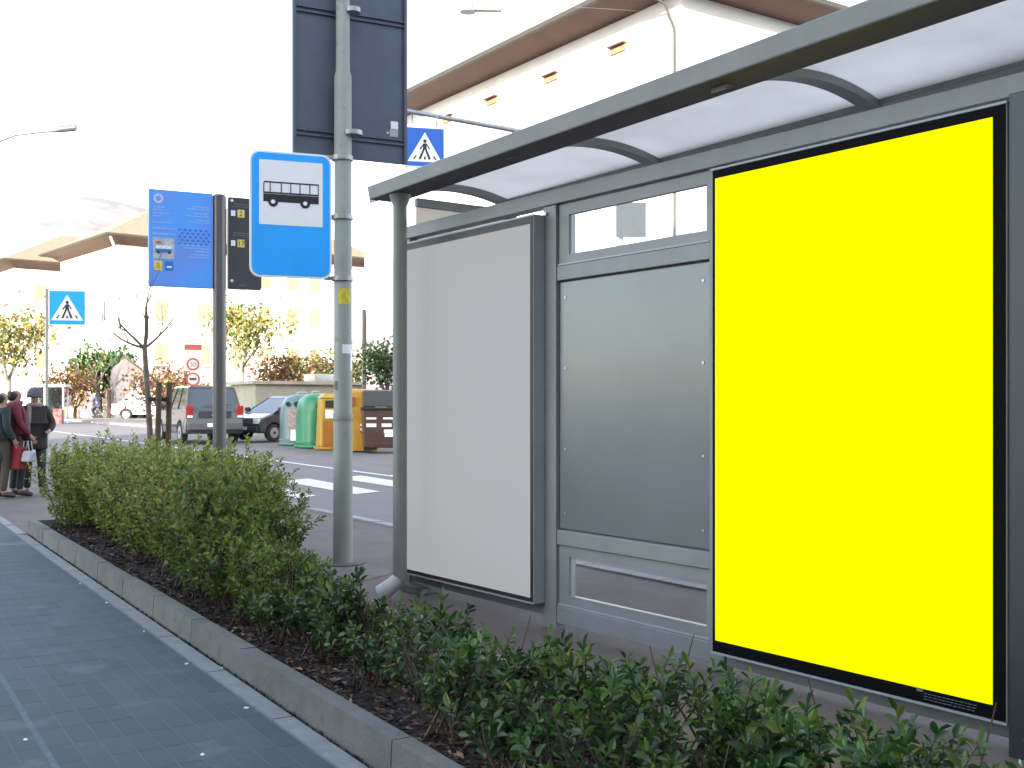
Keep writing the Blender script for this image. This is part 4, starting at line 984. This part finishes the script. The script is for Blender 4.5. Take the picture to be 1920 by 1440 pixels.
# ------------------------------------------------------------------ vehicles
m_tyre = mat('tyre', (0.016, 0.016, 0.017), .85, var=.1); m_rim = mat('alloy', (.42, .43, .45), .35, metal=.8, var=0)
m_cglass = mat('car_glass', (.035, .045, .05), .06, var=0, spec=.9); m_tail = mat('tail_light', (.30, .02, .018), .2, var=0)
m_lamp = mat('headlight', (.62, .63, .65), .12, var=0); m_plas = mat('black_plastic', (.03, .03, .033), .6, var=.1)
m_chrome = mat('chrome', (.55, .55, .55), .2, metal=.9, var=0)
def lerp(a, b, t): return a + (b - a) * t
def vehicle(name, label, cat, loc, heading, L, W, body, glassp, wheels, wr, paint, inset=.16, roof_t=.05, front_plate=False, rear_glass=True, bumper=None):
    """local +x is forward, the origin is the middle of the wheelbase on the ground; body and glassp are side outlines"""
    v = thing(name, label, cat, loc, math.atan2(heading[1], heading[0]))
    pts = []                                         # body outline with wheel arches
    zb_ = body[0][1]
    for wx in sorted(wheels):
        ar = wr * 1.16; h = math.sqrt(max(0.01, ar ** 2 - (wr - zb_) ** 2))
        pts.append((wx - h, zb_))
        a0 = math.atan2(zb_ - wr, -h); a1 = math.atan2(zb_ - wr, h)
        for k in range(1, 8):
            a = math.pi - (math.pi + 2 * math.asin((wr - zb_) / ar) - 0) * 0 - (k / 8) * math.pi
            pts.append((wx + ar * math.cos(a), max(zb_, wr + ar * math.sin(a))))
        pts.append((wx + h, zb_))
    outline = [(body[0][0], zb_)] + pts + body[1:]
    mb = MB(); hw = W / 2
    P = [(x, z) for x, z in outline]; n = len(P)
    def wid(z): zt = max(q[1] for q in body); return hw * (1 - .05 * max(0, (z - .55)) / max(.2, zt - .55) - .03 * max(0, .5 - z))
    vs_ = [(x, -wid(z), z) for x, z in P] + [(x, wid(z), z) for x, z in P]
    mb.add(vs_, [tuple(range(n)), tuple(range(2 * n - 1, n - 1, -1))] + [(i, (i + 1) % n, n + (i + 1) % n, n + i) for i in range(n)])
    bo = mb.build('body', paint, v, bevel=.045)
    # cabin: belt outline to roof outline
    (xa, xb, zb2), (ra, rb, zr) = glassp
    w0, w1 = wid(zb2) - .03, wid(zb2) - inset
    mb = MB().hexa([(xa, -w0, zb2 - .03), (xb, -w0, zb2 - .03), (xb, w0, zb2 - .03), (xa, w0, zb2 - .03), (ra, -w1, zr - roof_t), (rb, -w1, zr - roof_t), (rb, w1, zr - roof_t), (ra, w1, zr - roof_t)])
    gl = mb.build('cabin_glass', m_cglass, v, bevel=.02)
    MB().hexa([(ra - .04, -w1 - .02, zr - roof_t - .012), (rb + .04, -w1 - .02, zr - roof_t - .012), (rb + .04, w1 + .02, zr - roof_t - .012), (ra - .04, w1 + .02, zr - roof_t - .012),
               (ra + .06, -w1 + .08, zr), (rb - .10, -w1 + .08, zr), (rb - .10, w1 - .08, zr), (ra + .06, w1 - .08, zr)]).build('roof', paint, v, bevel=.02)
    for sg in (-1, 1):                               # pillars
        for t0, wdt in ((0.0, .10), (.36, .07), (.68, .07), (1.0, .07)):
            x0, x1 = lerp(xa, xb, t0), lerp(ra, rb, t0)
            y0, y1 = sg * (w0 + .006), sg * (w1 + .006)
            MB().hexa([(x0 - wdt / 2, y0 - .02, zb2 - .03), (x0 + wdt / 2, y0 - .02, zb2 - .03), (x0 + wdt / 2, y0 + .02, zb2 - .03), (x0 - wdt / 2, y0 + .02, zb2 - .03),
                       (x1 - wdt / 2, y1 - .02, zr - roof_t), (x1 + wdt / 2, y1 - .02, zr - roof_t), (x1 + wdt / 2, y1 + .02, zr - roof_t), (x1 - wdt / 2, y1 + .02, zr - roof_t)]).build('pillar', paint, v)
        MB().hexa([(xb - .25, sg * (w0 + .02), zb2 + .02), (xb - .12, sg * (w0 + .02), zb2 + .02), (xb - .12, sg * (w0 + .20), zb2 + .02), (xb - .25, sg * (w0 + .20), zb2 + .02),
                   (xb - .25, sg * (w0 + .02), zb2 + .16), (xb - .14, sg * (w0 + .02), zb2 + .16), (xb - .14, sg * (w0 + .20), zb2 + .16), (xb - .25, sg * (w0 + .20), zb2 + .16)]).build('mirror', m_plas, v, bevel=.02)
        MB().box(lerp(xa, xb, .45), lerp(xa, xb, .45) + .16, sg * (wid(zb2) - .005), sg * (wid(zb2) + .02), zb2 - .16, zb2 - .12).build('door_handle', m_plas, v)
        MB().box(wheels[0] + .42, wheels[1] - .42, sg * (wid(.55) - .004), sg * (wid(.55) + .018), .50, .58).build('side_trim', m_plas, v)
    for wx in wheels:
        for sg in (-1, 1):
            y0 = sg * (hw - .20); w_ = thing('wheel', None, None, (wx, y0, wr)); w_.parent = v
            MB().disc_y((0, 0, 0), wr, sg * .19, 26).build('tyre', m_tyre, w_, bevel=.02)
            MB().disc_y((0, sg * .185, 0), wr * .62, sg * .012, 20).build('rim', m_rim, w_)
            MB().disc_y((0, sg * .198, 0), wr * .18, sg * .008, 12).build('hub', m_plas, w_)
    return v, bo, wid
# grey minivan parked beyond the white line, seen from behind
q = ground(402, 832); hd = Vector((-.50, .866))
rear = Vector((q.x, q.y)); ctr = rear + hd * 2.0
L2 = 4.2
mv, _, wid = vehicle('minivan', 'grey minivan parked across the road, seen from behind with red tail lights', 'car', (ctr.x, ctr.y, gz(ctr.y)), hd, L2, 1.82,
    [(-2.02, .30), (2.05, .32), (2.10, .62), (2.0, .88), (1.45, 1.02), (1.05, 1.06), (-1.90, 1.08), (-2.05, .95), (-2.10, .62)],
    ((-1.93, 1.35, 1.06), (-1.62, .35, 1.80)), (-1.28, 1.36), .33, mat('car_grey', (.052, .054, .058), .3, metal=.0, var=0, coat=.5))
for sg in (-1, 1):
    t_ = MB().box(-2.10, -2.0, sg * .68, sg * .895, .78, 1.18).build('tail_light', m_tail, mv, bevel=.02)
    MB().box(-2.12, -2.101, sg * .70, sg * .86, .80, .88).build('lens', m_lamp, t_)
MB().box(-2.17, -2.06, -.86, .86, .42, .66).build('bumper', mat('car_grey_light', (.085, .085, .09), .4, metal=.0, var=0), mv, bevel=.03)
MB().box(-2.19, -2.171, -.26, .26, .78 - .26, .78 - .15).build('number_plate', m_white, mv); MB().box(-2.115, -2.10, -.50, .50, .80, 1.0).build('tailgate_trim', m_plas, mv)
MB().box(-2.14, -2.116, -.12, .12, .86, .90).build('handle', m_chrome, mv); MB().tube([(-1.97, -.5, 1.22), (-1.955, .3, 1.19)], .012, 6).build('wiper', m_plas, mv)
# dark hatchback facing the bins
q = ground(500, 829); hd2 = Vector((-.62, -.785)); ctr = Vector((q.x, q.y)) + Vector((.25, 1.9))
hb, _, wid = vehicle('hatchback', 'small dark hatchback parked between the minivan and the teal bin', 'car', (ctr.x, ctr.y, gz(ctr.y)), hd2, 3.6, 1.62,
    [(-1.72, .26), (1.76, .28), (1.80, .55), (1.70, .76), (1.25, .90), (.95, .95), (-1.55, .98), (-1.74, .85), (-1.78, .55)],
    ((-1.55, 1.15, .95), (-1.15, .25, 1.48)), (-1.12, 1.18), .28, mat('car_dark', (.022, .026, .032), .22, var=0, coat=.6))
for sg in (-1, 1):
    MB().box(1.66, 1.79, sg * .46, sg * .76, .56, .74).build('headlight', m_lamp, hb, bevel=.02); MB().box(-1.79, -1.70, sg * .55, sg * .78, .62, .92).build('tail_light', m_tail, hb, bevel=.02)
MB().box(1.74, 1.86, -.74, .74, .32, .50).build('bumper', m_plas, hb, bevel=.03); MB().box(1.861, 1.875, -.24, .24, .38, .48).build('number_plate', m_white, hb)
# white van in the side street, side on
Yv = 70.0; vp = atY(292, Yv); hv = Vector((-.99, -.12))
wv, _, wid = vehicle('white_van', 'white delivery van crossing behind the young bare tree, nose pointing left', 'van', (vp.x, vp.y, gz(Yv)), hv, 5.2, 1.95,
    [(-2.5, .34), (2.48, .36), (2.52, .72), (2.35, .98), (1.75, 1.20), (1.40, 1.24), (-2.48, 1.26), (-2.52, .8)],
    ((.55, 1.85, 1.22), (.75, 1.15, 2.02)), (-1.55, 1.62), .34, mat('van_white', (.50, .50, .51), .35, var=.03, coat=.3), inset=.12)
MB().hexa([(-2.5, -.95, 1.25), (.60, -.95, 1.25), (.60, .95, 1.25), (-2.5, .95, 1.25), (-2.45, -.86, 2.05), (.72, -.86, 2.05), (.72, .86, 2.05), (-2.45, .86, 2.05)]).build('cargo_box', MATS['van_white'], wv, bevel=.05)
for x in (-2.1, -1.0): MB().box(x, x + .85, .895, .965, 1.34, 1.80).build('side_window', m_cglass, wv)
for sg in (-1, 1): MB().box(2.36, 2.50, sg * .58, sg * .90, .80, 1.0).build('headlight', m_lamp, wv, bevel=.02)
MB().box(2.42, 2.60, -.95, .95, .38, .64).build('bumper', m_plas, wv, bevel=.03)

# ------------------------------------------------------------------ recycling bins
BG = None
def chevron(par, x, z, y, s_, n_=2):
    for i in range(n_):
        zz = z + i * s_ * .95
        for k, m_ in ((0, m_red), (1, m_white)):
            z2 = zz + k * s_ * .45
            MB().prism([(x - s_, y, z2 + s_ * .55), (x, y, z2), (x + s_, y, z2 + s_ * .55), (x + s_, y, z2 + s_ * .95), (x, y, z2 + s_ * .40), (x - s_, y, z2 + s_ * .95)], (0, -.004, 0)).build('chevron', m_, par)
def bell(label, px, py, w, d, h, col, cname, rz=R(33.9), flat=None, ex=3.4):
    q = ground(px, py)
    b = thing('recycling_bin', label, 'bin', (q.x, q.y, q.z), rz)
    m_ = mat(cname, col, .45, var=.10, scale=3, coat=.1)
    prof = [(.50, 0.0), (.505, .10), (.49, .12), (.475, .60 * h), (.45, .78 * h), (.38, .90 * h), (.25, .97 * h), (.08, h)]
    MB().lathe(prof, 36, (0, 0, .05), ex=ex, sx=w, sy=d).build('shell', m_, b, smooth=True)
    MB().lathe([(.51, 0), (.53, .04), (.51, .09)], 36, (0, 0, -.02), ex=ex, sx=w, sy=d).build('base_ring', m_, b, smooth=True)
    MB().tube([(-.12 * w, 0, h + .02), (-.10 * w, 0, h + .10), (.10 * w, 0, h + .10), (.12 * w, 0, h + .02)], .022, 8).build('lifting_loop', m_steel, b, smooth=True)
    return b, m_
b, m_ = bell('rounded grey teal recycling bin with chevron mark beside the hatchback', 566, 833, 1.35, 1.15, 1.50, (.085, .15, .155), 'bin_teal', R(20))
for x in (-.50, -.25): MB().disc_y((x, -.50, 1.24), .075, -.03, 16).build('opening', m_seam, b)
MB().prism(rrect(.34, .62, .10, -.583, -.36, .78), (0, -.004, 0)).build('label_plate', mat('worn_label', (.42, .34, .32), .7, var=.3, scale=14), b)
MB().prism(rrect(.16, .34, .03, -.59, -.36, .30), (0, -.004, 0)).build('label_plate', m_white, b); chevron(b, .26, .42, -.588, .13)
b, m_ = bell('bright green rounded recycling bin between teal and orange bins', 592, 838, 1.05, 1.35, 1.52, (.012, .16, .062), 'bin_green', R(28))
MB().disc_y((-.1, -.60, 1.2), .08, -.03, 16).build('opening', m_seam, b)
q = ground(626, 841)
b = thing('recycling_bin', 'orange and yellow recycling bin half hidden by the tall pole', 'bin', (q.x, q.y, q.z), R(18))
m_or = mat('bin_orange', (.32, .12, .015), .5, var=.12, scale=3); m_ye = mat('bin_yellow', (.40, .24, .025), .5, var=.12, scale=3)
MB().box(-.46, .46, -.42, .42, .04, 1.42, top=(.05, .05)).build('shell', m_ye, b, bevel=.05)
MB().box(-.36, .36, -.432, -.415, .10, .80).build('front_panel', m_or, b); MB().box(-.52, .52, -.48, .48, -.01, .06).build('base', m_ye, b, bevel=.01)
MB().box(-.44, .44, -.40, .40, 1.422, 1.56, top=(.14, .12)).build('lid', m_ye, b, bevel=.03)
MB().box(-.30, .30, -.405, -.385, 1.16, 1.36).build('opening', m_seam, b); MB().box(-.30, -.08, -.425, -.41, .86, 1.10).build('label_plate', m_white, b)
MB().box(.02, .30, -.425, -.41, .84, 1.08).build('label_plate', mat('green_label', (.10, .28, .08), .6, var=.2, scale=20), b)
q = ground(673, 845)
b = thing('recycling_bin', 'tall amber yellow recycling bin with chevrons beside the brown bin', 'bin', (q.x, q.y, q.z), R(14))
m_am = mat('bin_amber', (.38, .20, .012), .45, var=.12, scale=3)
MB().lathe([(.50, 0), (.49, .2), (.45, .9), (.43, 1.35), (.40, 1.56), (.28, 1.64), (.1, 1.66)], 32, (0, 0, .02), ex=4, sx=.98, sy=.9).build('shell', m_am, b, smooth=True)
MB().box(-.42, -.16, -.435, -.37, 1.22, 1.46).build('opening', mat('bin_mouth', (.30, .06, .02), .7, var=.1), b); MB().box(-.44, -.28, -.45, -.40, .92, 1.14).build('label_plate', m_white, b)
chevron(b, .12, .44, -.452, .13)
q = ground(716, 847)
b = thing('organic_bin', 'brown wheeled waste bin with white labels and black lid by the shelter post', 'bin', (q.x, q.y, q.z), R(10))
m_br = mat('bin_brown', (.065, .030, .022), .5, var=.15, scale=3)
MB().box(-.50, .50, -.40, .40, .12, 1.12, top=(-.03, -.03)).build('tub', m_br, b, bevel=.03)
for z in (.20, .32, .44, .56): MB().box(-.49, .49, -.418, -.402, z, z + .03).build('rib', m_br, b)
MB().box(-.56, .56, -.47, .47, 1.122, 1.19).build('rim', m_seam, b, bevel=.01)
ld = MB(); ld.prism([(-.50, .42, 1.20), (-.50, -.20, 1.20), (-.50, -.10, 1.62), (-.50, .36, 1.66)], (1.0, 0, 0)); ld.build('lid', m_plas, b, bevel=.03)
for x, z in ((-.30, .92), (.14, .92), (-.30, .72), (.10, .72), (.16, .56), (.18, .46)):
    MB().box(x - .13, x + .13, -.424, -.419, z - .05, z + .04).build('label_plate', m_white, b)
for x in (-.4, .4): MB().disc_y((x, -.34, .10), .10, .05, 14).build('wheel', m_tyre, b)

# ------------------------------------------------------------------ people
def skin_mesh(name, joints, edges, mats):
    me = bpy.data.meshes.new(name)
    keys = list(joints); ix = {k_: i for i, k_ in enumerate(keys)}
    me.from_pydata([joints[k_][0] for k_ in keys], [(ix[a], ix[b]) for a, b in edges], [])
    o = bpy.data.objects.new(name, me); COL.objects.link(o)
    o.modifiers.new('skin', 'SKIN'); sk = me.skin_vertices[0].data
    for k_ in keys:
        r_ = joints[k_][1]; sk[ix[k_]].radius = r_ if hasattr(r_, '__len__') else (r_, r_)
        sk[ix[k_]].use_root = False
    sk[0].use_root = True
    sb = o.modifiers.new('sub', 'SUBSURF'); sb.levels = 2; sb.render_levels = 2
    bpy.context.view_layer.update()
    m2 = bpy.data.meshes.new_from_object(o.evaluated_get(bpy.context.evaluated_depsgraph_get()))
    bpy.data.objects.remove(o)
    m2.materials.clear()
    for q_ in mats: m2.materials.append(q_)
    m2.polygons.foreach_set('use_smooth', [True] * len(m2.polygons))
    return m2
m_skin = mat('skin', (.28, .16, .115), .55, var=.06); m_eye = mat('eye', (.02, .015, .012), .2, var=0)
STAND = {'pelvis': (0, 0, .93), 'spine': (0, -.01, 1.12), 'chest': (0, 0, 1.28), 'neck': (0, 0, 1.42), 'jaw': (0, .02, 1.49), 'head': (0, .015, 1.57), 'crown': (0, 0, 1.65),
         'shoulder_l': (-.17, 0, 1.36), 'elbow_l': (-.23, -.02, 1.10), 'wrist_l': (-.22, .10, .90), 'hand_l': (-.215, .13, .84),
         'shoulder_r': (.17, 0, 1.36), 'elbow_r': (.23, -.02, 1.10), 'wrist_r': (.22, .10, .90), 'hand_r': (.215, .13, .84),
         'hip_l': (-.09, 0, .88), 'knee_l': (-.10, .03, .49), 'ankle_l': (-.10, -.02, .09), 'toe_l': (-.115, .13, .035),
         'hip_r': (.09, 0, .88), 'knee_r': (.10, .03, .49), 'ankle_r': (.10, -.02, .09), 'toe_r': (.115, .13, .035)}
RAD = {'pelvis': (.13, .10), 'spine': (.12, .09), 'chest': (.14, .10), 'neck': .052, 'jaw': (.062, .07), 'head': (.078, .092), 'crown': (.05, .06),
       'shoulder': .06, 'elbow': .042, 'wrist': .028, 'hand': (.036, .02), 'hip': .085, 'knee': .058, 'ankle': .042, 'toe': .035}
EDG = [('pelvis', 'spine'), ('spine', 'chest'), ('chest', 'neck'), ('neck', 'jaw'), ('jaw', 'head'), ('head', 'crown')]
for s_ in 'lr':
    EDG += [('chest', 'shoulder_' + s_), ('shoulder_' + s_, 'elbow_' + s_), ('elbow_' + s_, 'wrist_' + s_), ('wrist_' + s_, 'hand_' + s_),
            ('pelvis', 'hip_' + s_), ('hip_' + s_, 'knee_' + s_), ('knee_' + s_, 'ankle_' + s_), ('ankle_' + s_, 'toe_' + s_)]
def rad(k_, g=1.0, add=0.0):
    r_ = RAD[k_.split('_')[0]]
    return tuple(x * g + add for x in r_) if hasattr(r_, '__len__') else r_ * g + add
def person(label, loc, rz, coat, trousers, shoes, hair=None, hat=None, pose=None, scale=1.0, coat_len=.72, scarf=None, group=None, bulk=.028):
    J = dict(STAND); J.update(pose or {})
    p = thing('person', label, 'person', loc, rz, group); p.scale = (scale,) * 3
    jj = {k_: (v_, rad(k_)) for k_, v_ in J.items()}; ee = list(EDG)
    for s_, sg in (('l', -1), ('r', 1)):             # five fingers on each hand
        h_ = Vector(J['hand_' + s_]); w_ = Vector(J['wrist_' + s_]); d_ = (h_ - w_).normalized(); sd = Vector((0, 1, 0)) if abs(d_.y) < .7 else Vector((1, 0, 0))
        sd = (sd - d_ * sd.dot(d_)).normalized(); pl = d_.cross(sd)
        for i, ln_f in enumerate((.060, .070, .066, .052)):
            a_ = h_ + sd * (.024 - .016 * i) + d_ * .02; b_ = a_ + d_ * ln_f * .55; c_ = b_ + (d_ * .7 + pl * .5 * sg).normalized() * ln_f * .45
            for nm, q_ in (('a', a_), ('b', b_), ('c', c_)): jj['f%s%d%s' % (s_, i, nm)] = (tuple(q_), .009)
            ee += [('hand_' + s_, 'f%s%da' % (s_, i)), ('f%s%da' % (s_, i), 'f%s%db' % (s_, i)), ('f%s%db' % (s_, i), 'f%s%dc' % (s_, i))]
        a_ = h_ + sd * .034 - d_ * .015; b_ = a_ + (sd * .7 + d_ * .7).normalized() * .035; jj['t%sa' % s_] = (tuple(a_), .011); jj['t%sb' % s_] = (tuple(b_), .010)
        ee += [('hand_' + s_, 't%sa' % s_), ('t%sa' % s_, 't%sb' % s_)]
    hd_ = Vector(J['head']); jj['nose'] = (tuple(hd_ + Vector((0, .095, -.025))), .014); ee.append(('head', 'nose'))
    link('body', skin_mesh('body', jj, ee, [m_skin]), p)
    for s_ in (-1, 1): MB().lathe([(.002, -.011), (.009, -.006), (.011, 0), (.009, .006), (.002, .011)], 8, tuple(hd_ + Vector((s_ * .032, .082, .005)))).build('eye', m_eye, p)
    # coat over torso and arms
    ck = {}; ce = [('pelvis', 'spine'), ('spine', 'chest'), ('chest', 'collar')]
    for k_ in ('pelvis', 'spine', 'chest'): ck[k_] = (J[k_], tuple(x + bulk for x in RAD[k_]))
    ck['collar'] = (tuple(Vector(J['chest']).lerp(Vector(J['neck']), .75)), .075)
    pv = Vector(J['pelvis']); hem = pv + (Vector((0, 0, -1)) if not pose or 'hem' not in pose else Vector(pose['hem'])) * max(.02, .93 - coat_len)
    ck['hem'] = (tuple(hem), (.155 + bulk, .12 + bulk)); ce.append(('pelvis', 'hem'))
    for s_ in 'lr':
        for k_, g_ in (('shoulder_', .078), ('elbow_', .060), ('wrist_', .046)): ck[k_ + s_] = (J[k_ + s_], g_)
        ce += [('chest', 'shoulder_' + s_), ('shoulder_' + s_, 'elbow_' + s_), ('elbow_' + s_, 'wrist_' + s_)]
    link('coat', skin_mesh('coat', ck, ce, [coat]), p)
    tk = {'pelvis': (J['pelvis'], (.14, .115))}; te = []
    for s_ in 'lr':
        for k_, g_ in (('hip_', .098), ('knee_', .072), ('ankle_', .056)): tk[k_ + s_] = (J[k_ + s_], g_)
        te += [('pelvis', 'hip_' + s_), ('hip_' + s_, 'knee_' + s_), ('knee_' + s_, 'ankle_' + s_)]
    link('trousers', skin_mesh('trousers', tk, te, [trousers]), p)
    for s_ in 'lr':
        a_, t_ = Vector(J['ankle_' + s_]), Vector(J['toe_' + s_])
        link('shoe', skin_mesh('shoe', {'a': (tuple(a_ + Vector((0, -.02, -.02))), .055), 'b': (tuple(t_), .045), 'c': (tuple(t_ + (t_ - a_).normalized() * .05), .03)}, [('a', 'b'), ('b', 'c')], [shoes]), p)
    cr = Vector(J['crown'])
    if hair:
        hk = {'a': (tuple(hd_ + Vector((0, -.02, .05))), .098), 'b': (tuple(hd_ + Vector((0, -.045, -.02))), .088), 'c': (tuple(hd_ + Vector((0, -.06, -.11))), .07)}
        link('hair', skin_mesh('hair', hk, [('a', 'b'), ('b', 'c')], [hair]), p)
    if hat:
        MB().lathe([(.108, -.03), (.116, -.02), (.116, .025), (.108, .03), (.108, .06), (.085, .11), (.04, .135), (.01, .14)], 20, tuple(hd_ + Vector((0, -.012, .015))), sy=1.12).build('hat', hat, p, smooth=True)
    if scarf:
        nk = Vector(J['neck']); mb = MB(); ring_ = []
        for k_ in range(17): a_ = 6.283 * k_ / 16; ring_.append(nk + Vector((math.cos(a_) * .085, math.sin(a_) * .085, .0 + .015 * math.sin(a_))))
        mb.tube(ring_, .042, 8, cap=False); mb.tube([nk + Vector((.07, .06, 0)), nk + Vector((.10, .13, -.15)), nk + Vector((.10, .15, -.42))], [.035, .045, .035], 8)
        mb.build('scarf', scarf, p, smooth=True)
    return p
m_bag = {}
def bag(label, loc, w, d, h, m_, handle=True):
    b = thing('shopping_bag', label, 'bag', loc, random.uniform(-.4, .4))
    MB().hexa([(-w * .42, -d / 2, 0), (w * .42, -d / 2, 0), (w * .42, d / 2, 0), (-w * .42, d / 2, 0), (-w / 2, -d * .3, h), (w / 2, -d * .3, h), (w / 2, d * .3, h), (-w / 2, d * .3, h)]).build('sack', m_, b, bevel=.03)
    for y in (-d * .2, d * .2): MB().tube([(-w * .25, y, h - .01), (-w * .15, y, h + .14), (w * .15, y, h + .14), (w * .25, y, h - .01)], .008, 6).build('handle', m_, b)
    return b
Yp = 16.6; gp_ = gz(Yp)
cl = lambda n, c, **k_: mat(n, c, k_.pop('rough', .85), var=.15, scale=8, bump=.2, bscale=30, **k_)
c_brown = cl('brown_jacket', (.022, .016, .015)); c_dark = cl('dark_trousers', (.022, .022, .026)); c_red = cl('red_coat', (.13, .012, .022)); c_teal = cl('teal_coat', (.015, .028, .029))
c_grey = cl('grey_knit', (.085, .09, .11)); c_hair = cl('dark_hair', (.022, .012, .010), rough=.5); c_shoe = mat('shoe_leather', (.03, .025, .022), .5, var=.1); c_pink = cl('pink_scarf', (.20, .035, .07)); c_beige = cl('beige', (.22, .18, .14))
pa = atY(64, Yp); pb = atY(27, Yp - .3); pc = atY(2, Yp - .6)
person('person in dark brown jacket with grey knitted hat standing behind the hedge end', (pa.x, pa.y, gp_), R(-150), c_brown, c_dark, c_shoe, hat=c_grey, scarf=c_beige, scale=.94, bulk=.085, pose={'head': (0, .05, 1.56), 'jaw': (0, .05, 1.48), 'crown': (0, .03, 1.64), 'elbow_l': (-.28, .04, 1.12), 'wrist_l': (-.20, .22, 1.02), 'hand_l': (-.18, .27, 1.0), 'knee_l': (-.10, .10, .50), 'ankle_l': (-.10, .12, .10), 'toe_l': (-.115, .27, .04)})
person('dark haired person in red coat and pink scarf holding bags', (pb.x, pb.y, gp_), R(-60), c_red, c_dark, c_shoe, hair=c_hair, scarf=c_pink, scale=.955, coat_len=.60, bulk=.05, pose={'elbow_r': (.25, .05, 1.12), 'wrist_r': (.20, .20, .94), 'hand_r': (.19, .24, .88), 'knee_r': (.10, .10, .50), 'ankle_r': (.10, .06, .09), 'toe_r': (.115, .21, .035)})
person('person in dark teal coat standing beside the person in red', (pc.x, pc.y, gp_), R(-40), c_teal, cl('brown_trousers', (.06, .045, .035)), c_shoe, hair=c_hair, scale=.93, coat_len=.5)
z_ = zat(880, Yp - .5)
bag('red cloth bag held low by the person in red', (*atY(28, Yp - .55).xy, z_), .36, .18, .34, cl('red_bag', (.17, .006, .012)))
bag('white plastic bag beside the red bag', (*atY(52, Yp - .60).xy, zat(866, Yp - .6)), .24, .16, .16, cl('white_bag', (.34, .36, .40)))
# cyclist
Yb = 70.0; bp_ = atY(176, Yb)
bk = thing('bicycle', 'city bicycle ridden by the person in blue', 'bicycle', (bp_.x, bp_.y, gz(Yb)), R(200))
for x in (-.52, .52):
    w_ = MB(); pts_ = [(x + .33 * math.cos(6.283 * k_ / 24), 0, .34 + .33 * math.sin(6.283 * k_ / 24)) for k_ in range(25)]; w_.tube(pts_, .022, 6, cap=False); wo_ = w_.build('wheel', m_tyre, bk)
    sp_ = MB()
    for k_ in range(10): sp_.tube([(x, 0, .34), (x + .32 * math.cos(.628 * k_), 0, .34 + .32 * math.sin(.628 * k_))], .003, 3)
    sp_.build('spokes', m_steel, wo_)
fr = MB()
for a_, b_ in (((-.52, 0, .34), (-.05, 0, .30)), ((-.05, 0, .30), (-.20, 0, .85)), ((-.05, 0, .30), (.36, 0, .78)), ((-.17, 0, .74), (.34, 0, .86)), ((-.52, 0, .34), (-.17, 0, .74)), ((.52, 0, .34), (.33, 0, .98))): fr.tube([a_, b_], .018, 6)
fr.build('frame', mat('bike_frame', (.15, .18, .20), .4, var=0), bk)
MB().tube([(.20, -.28, 1.04), (.33, -.22, 1.02), (.33, .22, 1.02), (.20, .28, 1.04)], .014, 6).build('handlebar', m_steel, bk)
MB().box(-.32, -.08, -.08, .08, .86, .92).build('saddle', m_plas, bk, bevel=.02)
RP = {'pelvis': (0, 0, .98), 'spine': (0, .06, 1.18), 'chest': (0, .13, 1.34), 'neck': (0, .17, 1.48), 'jaw': (0, .20, 1.55), 'head': (0, .20, 1.63), 'crown': (0, .19, 1.71),
      'shoulder_l': (-.17, .14, 1.42), 'elbow_l': (-.25, .30, 1.22), 'wrist_l': (-.25, .44, 1.10), 'hand_l': (-.25, .48, 1.07), 'shoulder_r': (.17, .14, 1.42), 'elbow_r': (.25, .30, 1.22), 'wrist_r': (.25, .44, 1.10), 'hand_r': (.25, .48, 1.07),
      'hip_l': (-.09, .02, .95), 'knee_l': (-.11, .34, .66), 'ankle_l': (-.11, .18, .26), 'toe_l': (-.11, .32, .20), 'hip_r': (.09, .02, .95), 'knee_r': (.11, .26, .58), 'ankle_r': (.11, .12, .16), 'toe_r': (.11, .26, .10), 'hem': (0, -.3, -.6)}
hem_ = RP.pop('hem')
fw = Vector((math.cos(R(200)), math.sin(R(200)), 0)); seat_ = bp_ - fw * .20
person('person in blue jacket riding a bicycle along the far street', (seat_.x, seat_.y, gz(Yb)), R(110), cl('blue_jacket', (.06, .08, .20)), cl('navy_trousers', (.03, .035, .06)), c_shoe, hair=cl('grey_hair', (.30, .26, .22)), pose=RP, coat_len=.90)

# ------------------------------------------------------------------ litter on the pavement
m_lit = mat('litter_white', (.70, .70, .66), .8, var=.05)
for px, py in ((350, 1247), (380, 1418), (462, 1330), (48, 1390), (150, 1096), (270, 1186), (200, 1132), (415, 1255)):
    Y = EYE * FPX / (py - CY); X = (px - CX) / FPX * Y
    r_ = random.uniform(.005, .010)
    o_ = MB().lathe([(r_ * .5, 0), (r_, .002), (r_ * .7, .006), (r_ * .2, .008)], 7, sx=1.4, ex=2.6).build('litter', m_lit, loc=(X, Y, gz(Y) + .0046))
    o_.rotation_euler = (0, 0, random.uniform(0, 3))
    tag(o_, 'tiny white scrap of litter lying on the dark pavement', 'litter', 'scraps of litter on the pavement')
